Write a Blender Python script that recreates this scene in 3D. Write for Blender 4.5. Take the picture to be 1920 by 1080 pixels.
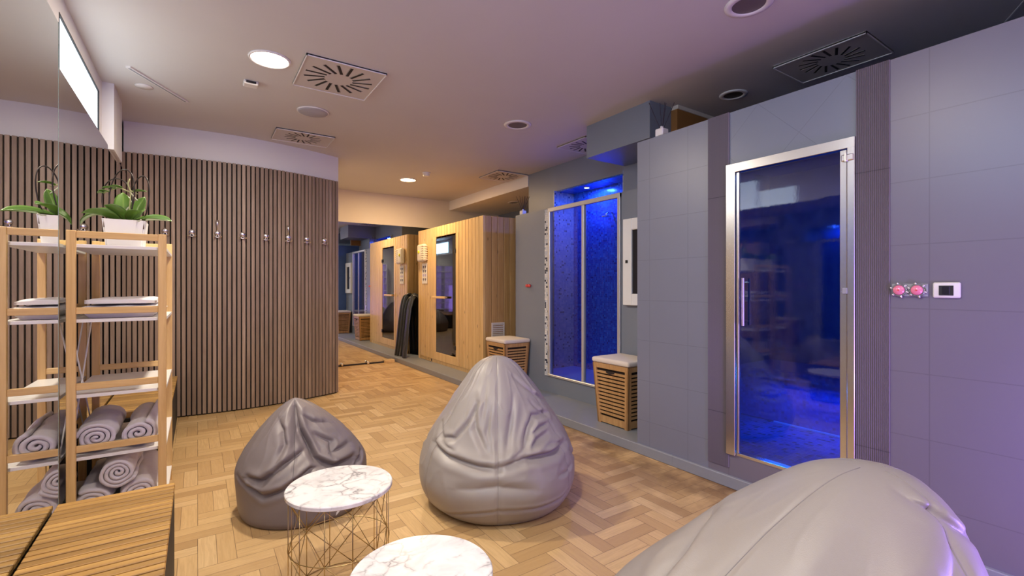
import bpy, bmesh, math, random
import numpy as np
from mathutils import Vector, Matrix, noise
for o in list(bpy.data.objects): bpy.data.objects.remove(o)
S = bpy.context.scene
COL = S.collection
PI = math.pi
random.seed(7)

# ---------------------------------------------------------------- camera, world, exposure
cd = bpy.data.cameras.new('camera'); cam = bpy.data.objects.new('camera', cd); COL.objects.link(cam)
cam.location = (0, 0, 1.2); cam.rotation_euler = (PI/2, 0, -math.radians(33.87))
cd.sensor_width = 36; cd.lens = 878.0/1920*36; cd.shift_y = -2.3/1920; cd.clip_start = 0.02
S.camera = cam
w = bpy.data.worlds.new('world'); S.world = w; w.use_nodes = True
w.node_tree.nodes['Background'].inputs[0].default_value = (0.05, 0.05, 0.06, 1)
w.node_tree.nodes['Background'].inputs[1].default_value = 1.0
S.view_settings.view_transform = 'Standard'; S.view_settings.look = 'None'
S.view_settings.gamma = 1.0; S.view_settings.use_curve_mapping = False
S.view_settings.exposure = 0.25
WARM = (1.0, 0.86, 0.68); WARM2 = (1.0, 0.68, 0.36); COOL = (0.62, 0.80, 1.0); VIOLET = (0.36, 0.22, 1.0)
BLUE = (0.02, 0.12, 1.0)
P_LAMP, P_LAMP_FAR, P_BACK_FILL, P_VIOLET, WINDOW_E = 38, 30, 23, 9, 2.0
P_FILL_GLOBE, FILL_WINDOW_E = 34, 17.0
CEIL = 2.67

def area(name, loc, size, power, col, rot=(0, 0, 0), shape='DISK', size_y=None, parent=None, spread=PI):
    l = bpy.data.lights.new(name, 'AREA'); l.energy = power; l.color = col; l.shape = shape; l.size = size
    if size_y: l.size_y = size_y
    l.spread = spread
    o = bpy.data.objects.new(name, l); COL.objects.link(o); o.location = loc; o.rotation_euler = rot
    if parent:
        o.parent = parent; o.location = Vector(loc) - parent.location
    return o
def point(name, loc, r, power, col, parent=None):
    l = bpy.data.lights.new(name, 'POINT'); l.energy = power; l.color = col; l.shadow_soft_size = r
    o = bpy.data.objects.new(name, l); COL.objects.link(o); o.location = loc
    if parent: o.parent = parent; o.location = Vector(loc) - parent.location
    return o

# ---------------------------------------------------------------- node helpers
class NT:
    def __init__(s, name):
        s.m = bpy.data.materials.new(name); s.m.use_nodes = True
        s.t = s.m.node_tree; s.b = s.t.nodes['Principled BSDF']; s.out = s.t.nodes['Material Output']
    def n(s, typ, **kw):
        x = s.t.nodes.new(typ)
        for k, v in kw.items(): setattr(x, k, v)
        return x
    def link(s, a, b): s.t.links.new(a, b)
    def put(s, sock, v):
        if hasattr(v, 'is_output'): s.link(v, sock)
        elif v is not None:
            if isinstance(v, (tuple, list)) and len(v) == 3 and sock.type == 'RGBA': v = (*v, 1)
            sock.default_value = v
    def math(s, op, a, b=None, c=None, clamp=False):
        x = s.n('ShaderNodeMath', operation=op, use_clamp=clamp)
        s.put(x.inputs[0], a)
        if b is not None: s.put(x.inputs[1], b)
        if c is not None: s.put(x.inputs[2], c)
        return x.outputs[0]
    def coords(s, kind='Object'):
        tc = s.n('ShaderNodeTexCoord'); sp = s.n('ShaderNodeSeparateXYZ'); s.link(tc.outputs[kind], sp.inputs[0])
        return tc.outputs[kind], sp.outputs[0], sp.outputs[1], sp.outputs[2]
    def xyz(s, x=0.0, y=0.0, z=0.0):
        c = s.n('ShaderNodeCombineXYZ'); s.put(c.inputs[0], x); s.put(c.inputs[1], y); s.put(c.inputs[2], z)
        return c.outputs[0]
    def noise(s, vec, scale=5, detail=3, rough=.5, dist=0.0, out=0):
        x = s.n('ShaderNodeTexNoise'); s.put(x.inputs['Vector'], vec); x.inputs['Scale'].default_value = scale
        x.inputs['Detail'].default_value = detail; x.inputs['Roughness'].default_value = rough
        x.inputs['Distortion'].default_value = dist
        return x.outputs[out]
    def white(s, vec):
        x = s.n('ShaderNodeTexWhiteNoise', noise_dimensions='3D'); s.put(x.inputs['Vector'], vec); return x.outputs[0]
    def mapping(s, vec, scale=(1, 1, 1), rot=(0, 0, 0), loc=(0, 0, 0)):
        x = s.n('ShaderNodeMapping'); s.put(x.inputs['Vector'], vec)
        x.inputs['Scale'].default_value = scale; x.inputs['Rotation'].default_value = rot; x.inputs['Location'].default_value = loc
        return x.outputs[0]
    def ramp(s, fac, stops, interp='LINEAR'):
        x = s.n('ShaderNodeValToRGB'); x.color_ramp.interpolation = interp; s.put(x.inputs[0], fac)
        el = x.color_ramp.elements
        while len(el) < len(stops): el.new(0.5)
        for e, (p, c) in zip(el, stops): e.position = p; e.color = (*c, 1)
        return x.outputs[0]
    def mix(s, fac, a, b, blend='MIX'):
        x = s.n('ShaderNodeMix', data_type='RGBA', blend_type=blend)
        s.put(x.inputs[0], fac); s.put(x.inputs[6], a); s.put(x.inputs[7], b); return x.outputs[2]
    def mixf(s, fac, a, b):
        x = s.n('ShaderNodeMix', data_type='FLOAT'); s.put(x.inputs[0], fac); s.put(x.inputs[2], a); s.put(x.inputs[3], b); return x.outputs[0]
    def bump(s, h, strength=.3, dist=.01, normal=None):
        x = s.n('ShaderNodeBump'); x.inputs['Strength'].default_value = strength; x.inputs['Distance'].default_value = dist
        s.put(x.inputs['Height'], h)
        if normal: s.link(normal, x.inputs['Normal'])
        s.link(x.outputs[0], s.b.inputs['Normal']); return x.outputs[0]
    def set(s, **kw):
        for k, v in kw.items(): s.put(s.b.inputs[k.replace('_', ' ')], v)
        return s.m

def plain(name, col, rough=.6, metal=0.0, nz=0.0, nscale=8, bump=0.0, bscale=200, **kw):
    t = NT(name); v, *_ = t.coords()
    if nz:
        f = t.noise(v, nscale, 4)
        c = t.mix(f, tuple(x*(1-nz) for x in col), tuple(min(1, x*(1+nz)) for x in col))
    else: c = col
    if bump: t.bump(t.noise(v, bscale, 2), bump, .002)
    t.set(Base_Color=c, Roughness=rough, Metallic=metal)
    for k, val in kw.items(): t.put(t.b.inputs[k.replace('_', ' ')], val)
    return t.m

def wood(name, c1, c2, axis='z', grain=1.0, rough=.5, rnd=.25, board=None, knots=False):
    """streaky wood; axis = direction of the grain"""
    t = NT(name); v, x, y, z = t.coords()
    sc = {'x': (1.5, 22, 22), 'y': (22, 1.5, 22), 'z': (22, 22, 1.5)}[axis]
    if board:
        bx, bw = board
        q = {'x': x, 'y': y, 'z': z}
        idx = t.math('FLOOR', t.math('DIVIDE', t.math('ADD', q[bx[0]], q[bx[1]]) if len(bx) > 1 else q[bx], bw))
        r = t.white(t.xyz(idx, 3.3, 1.1))
        off = t.math('MULTIPLY', r, 9.0)
        v2 = t.n('ShaderNodeVectorMath', operation='ADD'); t.link(v, v2.inputs[0]); t.link(t.xyz(off, off, off), v2.inputs[1]); vv = v2.outputs[0]
    else: r = 0.5; vv = v
    f = t.noise(t.mapping(vv, sc), 1.6*grain, 5, .6, .8)
    c = t.mix(t.ramp(f, [(.3, (0, 0, 0)), (.75, (1, 1, 1))]), c1, c2)
    if board:
        c = t.mix(t.math('MULTIPLY', r, rnd), c, tuple(k*.55 for k in c1))
    if knots:
        vo = t.n('ShaderNodeTexVoronoi'); t.link(t.mapping(vv, {'z': (9, 9, 4)}.get(axis, (9, 9, 9))), vo.inputs['Vector']); vo.inputs['Scale'].default_value = 1
        k = t.ramp(vo.outputs['Distance'], [(.05, (1, 1, 1)), (.13, (0, 0, 0))])
        c = t.mix(t.math('MULTIPLY', k, .75), c, tuple(j*.35 for j in c1))
    t.bump(f, .12, .004)
    return t.set(Base_Color=c, Roughness=rough)

def tiles(name, col, h, w, z0, y0, axis='y', rough=.35, g=.004, grout=.80, diag=False):
    t = NT(name); v, x, y, z = t.coords()
    u = {'y': y, 'x': x}[axis]
    if diag:
        a = t.math('MULTIPLY', t.math('ADD', u, z), .7071); b = t.math('MULTIPLY', t.math('SUBTRACT', u, z), .7071); u, zz = a, b
    else: zz = z
    def edge(q, q0, step):
        f = t.math('FRACT', t.math('DIVIDE', t.math('SUBTRACT', q, q0-40*step), step))
        d = t.math('MULTIPLY', t.math('MINIMUM', f, t.math('SUBTRACT', 1.0, f)), step)
        return t.math('LESS_THAN', d, g/2)
    line = t.math('MAXIMUM', edge(zz, z0, h), edge(u, y0, w))
    f = t.noise(v, 3, 4)
    base = t.mix(f, tuple(k*.93 for k in col), tuple(k*1.05 for k in col))
    c = t.mix(line, base, tuple(k*grout for k in col))
    hh = t.math('ADD', t.math('MULTIPLY', line, -1.0), t.math('MULTIPLY', t.noise(v, 14, 2), .12))
    t.bump(hh, .35, .004)
    return t.set(Base_Color=c, Roughness=rough)

def mosaic(name, stops, size=.024, rough=.18, axes='yz', grout=(.35, .38, .42)):
    t = NT(name); v, x, y, z = t.coords(); q = {'x': x, 'y': y, 'z': z}
    a = t.math('DIVIDE', q[axes[0]], size); b = t.math('DIVIDE', q[axes[1]], size)
    ia, ib = t.math('FLOOR', a), t.math('FLOOR', b)
    r = t.white(t.xyz(ia, ib, .5))
    c = t.ramp(r, stops, 'CONSTANT')
    def ed(k):
        f = t.math('FRACT', k); return t.math('LESS_THAN', t.math('MINIMUM', f, t.math('SUBTRACT', 1.0, f)), .05)
    line = t.math('MAXIMUM', ed(a), ed(b))
    c = t.mix(line, c, grout)
    t.bump(t.math('MULTIPLY', line, -1.0), .3, .003)
    return t.set(Base_Color=c, Roughness=t.mixf(line, rough, .7))

def parquet(name):
    t = NT(name); v, x, y, z = t.coords()
    W = .145
    xs = t.math('DIVIDE', t.math('ADD', x, 29.0), W); ys = t.math('DIVIDE', t.math('ADD', y, 29.07), W)
    i, j = t.math('FLOOR', xs), t.math('FLOOR', ys)
    m = t.math('FLOORED_MODULO', t.math('SUBTRACT', i, j), 4.0)
    hor = t.math('LESS_THAN', m, 1.5)
    i0 = t.mixf(hor, i, t.math('SUBTRACT', i, m))
    j0 = t.mixf(hor, t.math('SUBTRACT', j, t.math('SUBTRACT', 3.0, m)), j)
    lx, ly = t.math('SUBTRACT', xs, i0), t.math('SUBTRACT', ys, j0)
    along = t.mixf(hor, ly, lx)          # 0..2
    across = t.mixf(hor, lx, ly)         # 0..1
    st = t.math('FLOOR', t.math('MULTIPLY', across, 2.0))
    sid = t.math('MULTIPLY', st, 17.0)
    r = t.white(t.xyz(i0, j0, sid)); r2 = t.white(t.xyz(j0, i0, t.math('ADD', sid, 5.0)))
    # grain
    gv = t.xyz(t.math('ADD', t.math('MULTIPLY', along, .5), t.math('MULTIPLY', r, 40.0)), t.math('ADD', t.math('MULTIPLY', across, 6.0), t.math('MULTIPLY', r2, 40.0)), 0.0)
    g1 = t.noise(gv, 1.7, 6, .62, 1.0)
    g2 = t.noise(gv, 9, 3, .6)
    base = t.ramp(r, [(0, (.42, .26, .11)), (.2, (.50, .32, .14)), (.55, (.58, .385, .175)), (.85, (.64, .435, .205)), (1, (.70, .50, .26))])
    c = t.mix(t.math('MULTIPLY', t.ramp(g1, [(.38, (1, 1, 1)), (.62, (0, 0, 0))]), .32), base, (.34, .19, .07))
    c = t.mix(t.math('MULTIPLY', g2, .18), c, (.75, .52, .28))
    def ed(k, step, wd):
        f = t.math('FRACT', t.math('DIVIDE', k, step)); return t.math('LESS_THAN', t.math('MULTIPLY', t.math('MINIMUM', f, t.math('SUBTRACT', 1.0, f)), step), wd)
    line = t.math('MAXIMUM', ed(along, 2.0, .010), ed(across, .5, .008))
    gap = t.math('MULTIPLY', line, t.math('ADD', .35, t.math('MULTIPLY', t.noise(v, 6, 2), .7)), clamp=True)
    c = t.mix(gap, c, (.09, .045, .02))
    # worn dark stains along the step
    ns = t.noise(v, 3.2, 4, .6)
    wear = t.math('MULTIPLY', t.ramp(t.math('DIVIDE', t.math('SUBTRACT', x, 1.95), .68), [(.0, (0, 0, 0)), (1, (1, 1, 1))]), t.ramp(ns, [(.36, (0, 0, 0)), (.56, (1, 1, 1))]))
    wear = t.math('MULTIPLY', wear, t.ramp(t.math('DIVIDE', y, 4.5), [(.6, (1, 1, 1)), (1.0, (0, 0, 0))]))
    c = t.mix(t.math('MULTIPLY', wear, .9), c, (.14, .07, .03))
    t.bump(t.math('SUBTRACT', t.math('MULTIPLY', g1, .25), line), .35, .003)
    t.set(Base_Color=c, Roughness=t.mixf(g1, .36, .52))
    return t.m

def marble(name, seed):
    t = NT(name); v, x, y, z = t.coords()
    v = t.mapping(v, (1, 1, 1), (0, 0, seed), (seed, seed*2, 0))
    wn = t.noise(v, 6, 4, .6, out=1)
    add = t.n('ShaderNodeVectorMath', operation='MULTIPLY_ADD'); t.link(wn, add.inputs[0]); add.inputs[1].default_value = (.16, .16, .16); t.link(v, add.inputs[2])
    vo = t.n('ShaderNodeTexVoronoi', feature='DISTANCE_TO_EDGE'); t.link(add.outputs[0], vo.inputs['Vector']); vo.inputs['Scale'].default_value = 13
    k = t.ramp(vo.outputs['Distance'], [(0, (1, 1, 1)), (.05, (.35, .35, .35)), (.16, (0, 0, 0))])
    f = t.ramp(t.noise(v, 7, 4, .6, .6), [(.42, (0, 0, 0)), (.62, (1, 1, 1))])
    fac = t.math('MULTIPLY', k, f)
    cl = t.ramp(t.noise(v, 5, 5, .65, 1.2), [(.45, (.86, .85, .85)), (.75, (.62, .61, .62))])
    c = t.mix(t.math('MULTIPLY', fac, .9, clamp=True), cl, (.20, .20, .22))
    return t.set(Base_Color=c, Roughness=.16)

def glass(name, tint, refl=.25, rough=.02, bumpy=0.0, milky=0.0):
    """tinted pane: transparent body colour under a fresnel reflection"""
    t = NT(name); t.t.nodes.remove(t.b)
    tr = t.n('ShaderNodeBsdfTransparent'); tr.inputs[0].default_value = (*tint, 1)
    gl = t.n('ShaderNodeBsdfGlossy'); gl.inputs['Roughness'].default_value = rough; gl.inputs['Color'].default_value = (1, 1, 1, 1)
    lw = t.n('ShaderNodeLayerWeight'); lw.inputs['Blend'].default_value = .5
    fr = t.math('MULTIPLY', t.math('POWER', lw.outputs['Facing'], 4.0), .8)
    if bumpy:
        v, *_ = t.coords(); bp = t.n('ShaderNodeBump'); bp.inputs['Strength'].default_value = bumpy; bp.inputs['Distance'].default_value = .003
        t.link(t.noise(t.mapping(v, (1, 1, .3)), 160, 2), bp.inputs['Height']); t.link(bp.outputs[0], gl.inputs['Normal'])
    f = t.math('ADD', fr, refl, clamp=True)
    body = tr.outputs[0]
    if milky:
        tl = t.n('ShaderNodeBsdfTranslucent'); tl.inputs[0].default_value = (.6, .7, .9, 1)
        m0 = t.n('ShaderNodeMixShader'); v, *_ = t.coords()
        t.link(t.math('MULTIPLY', t.noise(t.mapping(v, (1, 1, .5)), 30, 4), milky*2), m0.inputs[0]); t.link(tr.outputs[0], m0.inputs[1]); t.link(tl.outputs[0], m0.inputs[2]); body = m0.outputs[0]
    ms = t.n('ShaderNodeMixShader'); t.link(f, ms.inputs[0]); t.link(body, ms.inputs[1]); t.link(gl.outputs[0], ms.inputs[2])
    t.link(ms.outputs[0], t.out.inputs[0]); return t.m

def emit(name, col, strength):
    t = NT(name); t.set(Base_Color=(0.8, 0.8, 0.8), Emission_Color=col, Emission_Strength=strength); return t.m

M = {}
M['ceiling'] = plain('ceiling_paint', (.60, .57, .55), .7, nz=.04, nscale=2, bump=.05, bscale=60)
M['white'] = plain('white_paint', (.74, .72, .72), .65, nz=.03, nscale=2)
M['cream'] = plain('cream_paint', (.70, .62, .50), .65, nz=.03, nscale=2)
M['grey'] = plain('blue_grey_paint', (.20, .225, .275), .42, nz=.05, nscale=3)
M['grey_step'] = tiles('grey_step_tile', (.24, .255, .28), 50, .6, 0, .2, g=.003, rough=.45)
M['tile'] = tiles('grey_wall_tile', (.165, .150, .185), .2862, .31, .53, .681)
M['tile_pillar'] = tiles('grey_pillar_tile', (.19, .20, .25), .2862, .31, .53, 2.204, grout=.8)
M['tile_diag'] = tiles('diagonal_tile', (.18, .20, .25), .31, .31, .05, .12, diag=True, g=.003)
M['brown'] = plain('brown_panel', (.30, .13, .03), .6)
M['floor'] = parquet('parquet')
M['mirror'] = plain('mirror_silver', (.80, .82, .81), .012, 1.0)
M['mirror_edge'] = plain('mirror_edge_glass', (.25, .33, .30), .1)
M['black'] = plain('black_matt', (.012, .012, .014), .6)
M['felt'] = plain('black_felt', (.008, .007, .008), .95)
M['slat'] = wood('walnut_slat', (.27, .185, .135), (.46, .345, .265), 'z', .9, .5, .6, board=('x', .04))
M['teak'] = wood('teak_slat', (.36, .19, .045), (.66, .40, .12), 'x', 1.0, .42, .75, board=('y', .037))
M['pine_v'] = wood('pine_boards', (.62, .40, .16), (.84, .60, .30), 'z', .8, .45, .25, board=('y', .09), knots=True)
M['pine_side'] = wood('pine_side_boards', (.46, .27, .10), (.66, .43, .19), 'z', .8, .5, .3, board=('x', .09), knots=True)
M['pine'] = wood('pine_plain', (.62, .40, .16), (.82, .58, .29), 'z', .8, .45)
M['bamboo'] = wood('bamboo', (.62, .38, .14), (.82, .57, .26), 'z', 1.0, .4)
M['bamboo_x'] = wood('bamboo_rail', (.62, .38, .14), (.82, .57, .26), 'x', 1.0, .4)
M['hamper'] = wood('hamper_wood', (.40, .21, .08), (.60, .36, .15), 'z', 1.0, .5)
M['shelf_white'] = plain('white_laminate', (.82, .82, .82), .3)
M['towel'] = plain('lilac_towel', (.66, .62, .69), .95, nz=.1, nscale=40, bump=.9, bscale=420, Sheen_Weight=.5)
M['towel_white'] = plain('white_cotton', (.80, .79, .82), .9, bump=.5, bscale=350, Sheen_Weight=.3)
M['cushion'] = plain('cream_canvas', (.72, .64, .56), .9, bump=.4, bscale=500)
M['liner'] = plain('dark_liner', (.03, .018, .012), .9)
M['ceramic'] = plain('white_ceramic', (.85, .85, .86), .25)
M['soil'] = plain('bark', (.10, .06, .03), .9, nz=.4, nscale=60, bump=.8, bscale=90)
M['wire'] = plain('dark_wire', (.03, .02, .018), .4)
M['stem'] = plain('dry_stem', (.42, .42, .20), .6)
M['root'] = plain('aerial_root', (.50, .52, .40), .6)
M['chrome'] = plain('chrome', (.88, .87, .86), .22, 1.0)
M['alu'] = plain('brushed_aluminium', (.72, .71, .70), .26, 1.0)
M['alu_white'] = plain('satin_white_frame', (.66, .67, .70), .35, .6)
M['brass'] = plain('brass_wire', (.55, .42, .20), .28, 1.0)
M['plate'] = plain('vent_plate', (.56, .51, .47), .5)
M['plate_edge'] = plain('vent_edge', (.78, .74, .72), .4)
M['slot'] = plain('vent_slot', (.02, .015, .012), .8)
M['plastic'] = plain('white_plastic', (.75, .72, .68), .4)
M['cream_plastic'] = plain('cream_plastic', (.78, .70, .55), .4)
M['grey_plastic'] = plain('grey_plastic', (.30, .30, .33), .5)
M['black_gloss'] = plain('black_gloss', (.02, .02, .025), .15)
M['pink'] = plain('pink_valve', (.85, .22, .36), .25, Coat_Weight=1.0)
M['red'] = plain('red_plastic', (.75, .08, .07), .4)
M['paper'] = plain('paper', (.75, .72, .70), .7)
M['paper_ink'] = plain('paper_ink', (.12, .11, .16), .7)
M['paper_violet'] = plain('paper_violet', (.42, .36, .62), .7)
M['reed'] = plain('dark_reed', (.03, .018, .03), .8)
M['leaf'] = None
M['bottle'] = plain('frosted_bottle', (.75, .72, .70), .3)
M['glass_brown'] = glass('smoked_glass', (.16, .10, .06), .06)
M['glass_clear'] = glass('shower_glass', (.72, .78, .88), .02)
M['glass_steam'] = glass('steam_glass', (.22, .36, .62), .07, .008, bumpy=.02, milky=.08)
M['mosaic_blue'] = mosaic('blue_mosaic', [(0, (.02, .10, .55)), (.3, (.03, .15, .66)), (.6, (.02, .08, .48)), (.85, (.04, .22, .75)), (.95, (.01, .04, .3))], .022, grout=(.04, .12, .5))
M['mosaic_mix'] = mosaic('mixed_mosaic', [(0, (.24, .32, .54)), (.3, (.32, .40, .60)), (.62, (.20, .28, .50)), (.8, (.40, .46, .6)), (.93, (.06, .09, .2))], .022, axes='xz')
M['mosaic_strip'] = mosaic('strip_mosaic', [(0, (.65, .67, .70)), (.4, (.5, .55, .65)), (.65, (.01, .02, .06)), (.82, (.75, .75, .76))], .022)
M['mosaic_floor'] = mosaic('dark_floor_mosaic', [(0, (.05, .12, .5)), (.5, (.03, .07, .35)), (.85, (.01, .02, .1))], .03, axes='xy')
M['tray_blue'] = plain('shower_tray', (.25, .4, .85), .3)
M['steam_wall'] = plain('steam_wall', (.05, .11, .32), .5, nz=.2)

def leaf_mat():
    t = NT('orchid_leaf'); v, x, y, z = t.coords('UV')
    d = t.math('ABSOLUTE', t.math('SUBTRACT', y, .5))
    mid = t.ramp(d, [(0, (.22, .33, .07)), (.06, (.075, .17, .02)), (1, (.06, .14, .018))])
    c = t.mix(t.noise(t.mapping(v, (2, 12, 1)), 3, 3), mid, (.11, .22, .035))
    return t.set(Base_Color=c, Roughness=.32)
M['leaf'] = leaf_mat()

def leather(name, col, rough):
    t = NT(name); v, *_ = t.coords()
    vo = t.n('ShaderNodeTexVoronoi'); t.link(v, vo.inputs['Vector']); vo.inputs['Scale'].default_value = 420
    big = t.noise(v, 5, 3)
    t.bump(t.math('ADD', vo.outputs['Distance'], t.math('MULTIPLY', t.noise(v, 22, 3), .6)), .10, .0015)
    c = t.mix(big, tuple(k*.94 for k in col), tuple(k*1.05 for k in col))
    return t.set(Base_Color=c, Roughness=rough)
M['bag_light'] = leather('taupe_leatherette', (.31, .280, .262), .42)
M['bag_dark'] = leather('dark_leatherette', (.20, .172, .178), .46)
M['seam'] = plain('seam_thread', (.26, .235, .23), .6)
M['seam_dark'] = plain('dark_seam_thread', (.10, .09, .10), .6)

# ---------------------------------------------------------------- mesh helpers
class MB:
    """collects shapes in one bmesh"""
    def __init__(s): s.b = bmesh.new()
    def box(s, x0, x1, y0, y1, z0, z1, bev=0.0, mat=None, seg=1):
        r = bmesh.ops.create_cube(s.b, size=1.0); vs = r['verts']
        for v in vs:
            v.co = Vector(((x0+x1)/2+v.co.x*(x1-x0), (y0+y1)/2+v.co.y*(y1-y0), (z0+z1)/2+v.co.z*(z1-z0)))
        if bev:
            es = list({e for v in vs for e in v.link_edges})
            r = bmesh.ops.bevel(s.b, geom=es, offset=bev, segments=seg, affect='EDGES', profile=.5)
            vs = list({v for f in r['faces'] for v in f.verts} | {v for v in vs if v.is_valid})
        if mat is not None:
            for v in vs: v.co = mat @ v.co
        return s
    def hexa(s, bot, top):
        vb = [s.b.verts.new(p) for p in bot]; vt = [s.b.verts.new(p) for p in top]
        n = len(bot)
        s.b.faces.new(vb[::-1]); s.b.faces.new(vt)
        for i in range(n): s.b.faces.new((vb[i], vb[(i+1) % n], vt[(i+1) % n], vt[i]))
        return s
    def tube(s, pts, r, seg=8, closed=False, rad=None):
        pts = [Vector(p) for p in pts]; n = len(pts); rings = []
        up = Vector((0, 0, 1)); prev = None
        for i, p in enumerate(pts):
            if closed: t = pts[(i+1) % n]-pts[i-1]
            else: t = pts[min(i+1, n-1)]-pts[max(i-1, 0)]
            t.normalize()
            if prev is None:
                a = t.orthogonal() if abs(t.dot(up)) > .95 else t.cross(up)
                a.normalize()
            else:
                a = prev - t*prev.dot(t); a.normalize()
            prev = a; b2 = t.cross(a)
            rr = rad[i] if rad else r
            rings.append([s.b.verts.new(p + (a*math.cos(2*PI*k/seg)+b2*math.sin(2*PI*k/seg))*rr) for k in range(seg)])
        m = n if closed else n-1
        for i in range(m):
            A, B = rings[i], rings[(i+1) % n]
            for k in range(seg): s.b.faces.new((A[k], A[(k+1) % seg], B[(k+1) % seg], B[k]))
        if not closed: s.b.faces.new(rings[0][::-1]); s.b.faces.new(rings[-1])
        return s
    def lathe(s, prof, c=(0, 0, 0), seg=32, axis='z', cap=True):
        rings = []
        for r, h in prof:
            ring = []
            for k in range(seg):
                a = 2*PI*k/seg; u, v2 = r*math.cos(a), r*math.sin(a)
                p = {'z': (u, v2, h), 'x': (h, u, v2), 'y': (u, h, v2)}[axis]
                ring.append(s.b.verts.new(Vector(c)+Vector(p)))
            rings.append(ring)
        for A, B in zip(rings, rings[1:]):
            for k in range(seg): s.b.faces.new((A[k], A[(k+1) % seg], B[(k+1) % seg], B[k]))
        if cap:
            s.b.faces.new(rings[0][::-1]); s.b.faces.new(rings[-1])
        return s
    def grid(s, P, closeu=False, uv=False):
        """P[i][j] points"""
        V = [[s.b.verts.new(p) for p in row] for row in P]
        nu, nv = len(V), len(V[0])
        lay = s.b.loops.layers.uv.verify() if uv else None
        for i in range(nu if closeu else nu-1):
            for j in range(nv-1):
                f = s.b.faces.new((V[i][j], V[(i+1) % nu][j], V[(i+1) % nu][j+1], V[i][j+1]))
                if uv:
                    for l, (a, b2) in zip(f.loops, ((i, j), (i+1, j), (i+1, j+1), (i, j+1))): l[lay].uv = (a/(nu-1), b2/(nv-1))
        return V

def obj(name, mb, mat, parent=None, smooth=False, world=True, sub=0, auto=None, loc=None):
    b = mb.b if isinstance(mb, MB) else mb
    bmesh.ops.recalc_face_normals(b, faces=b.faces)
    me = bpy.data.meshes.new(name)
    off = Vector((0, 0, 0))
    if parent is not None and world:
        p = parent
        while p: off += p.location; p = p.parent
    elif loc is not None: off = Vector(loc)
    if off.length: bmesh.ops.translate(b, verts=b.verts, vec=-off)
    b.to_mesh(me); b.free()
    mats = mat if isinstance(mat, (list, tuple)) else [mat]
    for m_ in mats: me.materials.append(m_)
    if smooth:
        for p in me.polygons: p.use_smooth = True
    if auto:
        me.set_sharp_from_angle(angle=math.radians(auto))
    o = bpy.data.objects.new(name, me); COL.objects.link(o)
    if parent is not None: o.parent = parent
    elif loc is not None: o.location = loc
    if sub:
        md = o.modifiers.new('sub', 'SUBSURF'); md.levels = sub; md.render_levels = sub
    return o
def tag(o, label, cat, group=None):
    o['label'] = label; o['category'] = cat
    if group: o['group'] = group
    return o
def thing(name, label, cat, loc=(0, 0, 0), group=None):
    o = bpy.data.objects.new(name, None); COL.objects.link(o); o.location = loc; o.empty_display_size = .1
    bpy.context.view_layer.update()
    return tag(o, label, cat, group)
def struct(name, mb, mat, **kw):
    o = obj(name, mb, mat, **kw); o['kind'] = 'structure'; return o
def dup(root, loc, label=None, rotz=None):
    def cp(o, par):
        c = o.copy(); COL.objects.link(c)
        if par: c.parent = par
        for ch in o.children: cp(ch, c)
        return c
    r = cp(root, None); r.location = loc
    if rotz is not None: r.rotation_euler = (0, 0, rotz)
    if label: r['label'] = label
    return r
def B(*a, **k): return MB().box(*a, **k)

# ================================================================ THE SETTING
XW, XR, YB, YF = -.57, 4.6, -1.9, 7.30      # left wall, right wall, back wall, far wall
XB = 2.65                                    # steam room front
struct('floor', B(XW-.2, XR+.1, YB-.1, YF+.1, -.1, 0), M['floor'])
struct('ceiling', B(XW-.2, XR+.1, YB-.1, YF+.1, CEIL, CEIL+.1), M['ceiling'])
struct('wall_back', B(XW-.2, XR+.1, YB-.1, YB, 0, CEIL), M['white'])
struct('wall_right', B(XR, XR+.1, YB, YF, 0, CEIL), M['grey'])
struct('wall_far', B(1.3, XR, YF, YF+.1, 0, CEIL), M['cream'])
# left wall with the window opening, thicker lower wall in front of it near the bench
WY0, WY1, WZ0, WZ1 = 3.17, 4.30, 2.10, 2.56
mb = MB(); mb.box(XW-.15, XW, YB, .25, 0, CEIL); mb.box(XW-.15, XW, .25, 1.45, 0, 2.25); mb.box(XW-.15, XW, .25, 1.45, 2.60, CEIL); mb.box(XW-.15, XW, 1.45, 2.72, 0, CEIL); mb.box(XW-.15, XW, 2.72, WY0, 0, WZ0); mb.box(XW-.15, XW, 2.72, WY0, 2.40, CEIL); mb.box(XW-.15, XW, WY1, 5.6, 0, CEIL)
mb.box(XW-.15, XW, WY0, WY1, 0, WZ0); mb.box(XW-.15, XW, WY0, WY1, WZ1, CEIL)
struct('wall_left', mb, M['white'])
wf = MB()
for (y0, y1, z0, z1) in ((WY0, WY0+.008, WZ0, WZ1), (WY1-.012, WY1, WZ0, WZ1), (WY0, WY1, WZ0, WZ0+.008), (WY0, WY1, WZ1-.008, WZ1)):
    wf.box(XW-.02, XW+.002, y0, y1, z0, z1)
wn = struct('window_1', wf, M['black'])
obj('pane', B(XW-.012, XW-.006, WY0+.009, WY1-.013, WZ0+.009, WZ1-.009), emit('daylit_frosted_pane', (.72, .88, 1.0), WINDOW_E), wn)
obj('pane', B(XW-.012, XW-.006, 2.72, 3.169, WZ0+.009, 2.40), emit('daylit_frosted_pane_low', (.72, .88, 1.0), WINDOW_E), wn)
wf = MB()
for (y0, y1, z0, z1) in ((.25, .26, 2.25, 2.60), (1.44, 1.45, 2.25, 2.60), (.25, 1.45, 2.25, 2.26), (.25, 1.45, 2.59, 2.60)): wf.box(XW-.02, XW+.002, y0, y1, z0, z1)
wn = struct('fill_window_2', wf, M['black'])  # added window, out of view; its glow cools the upper right walls
obj('pane', B(XW-.012, XW-.006, 0.261, 1.439, 2.261, 2.589), emit('added_cool_pane', (.42, .68, 1.0), FILL_WINDOW_E), wn)
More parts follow.
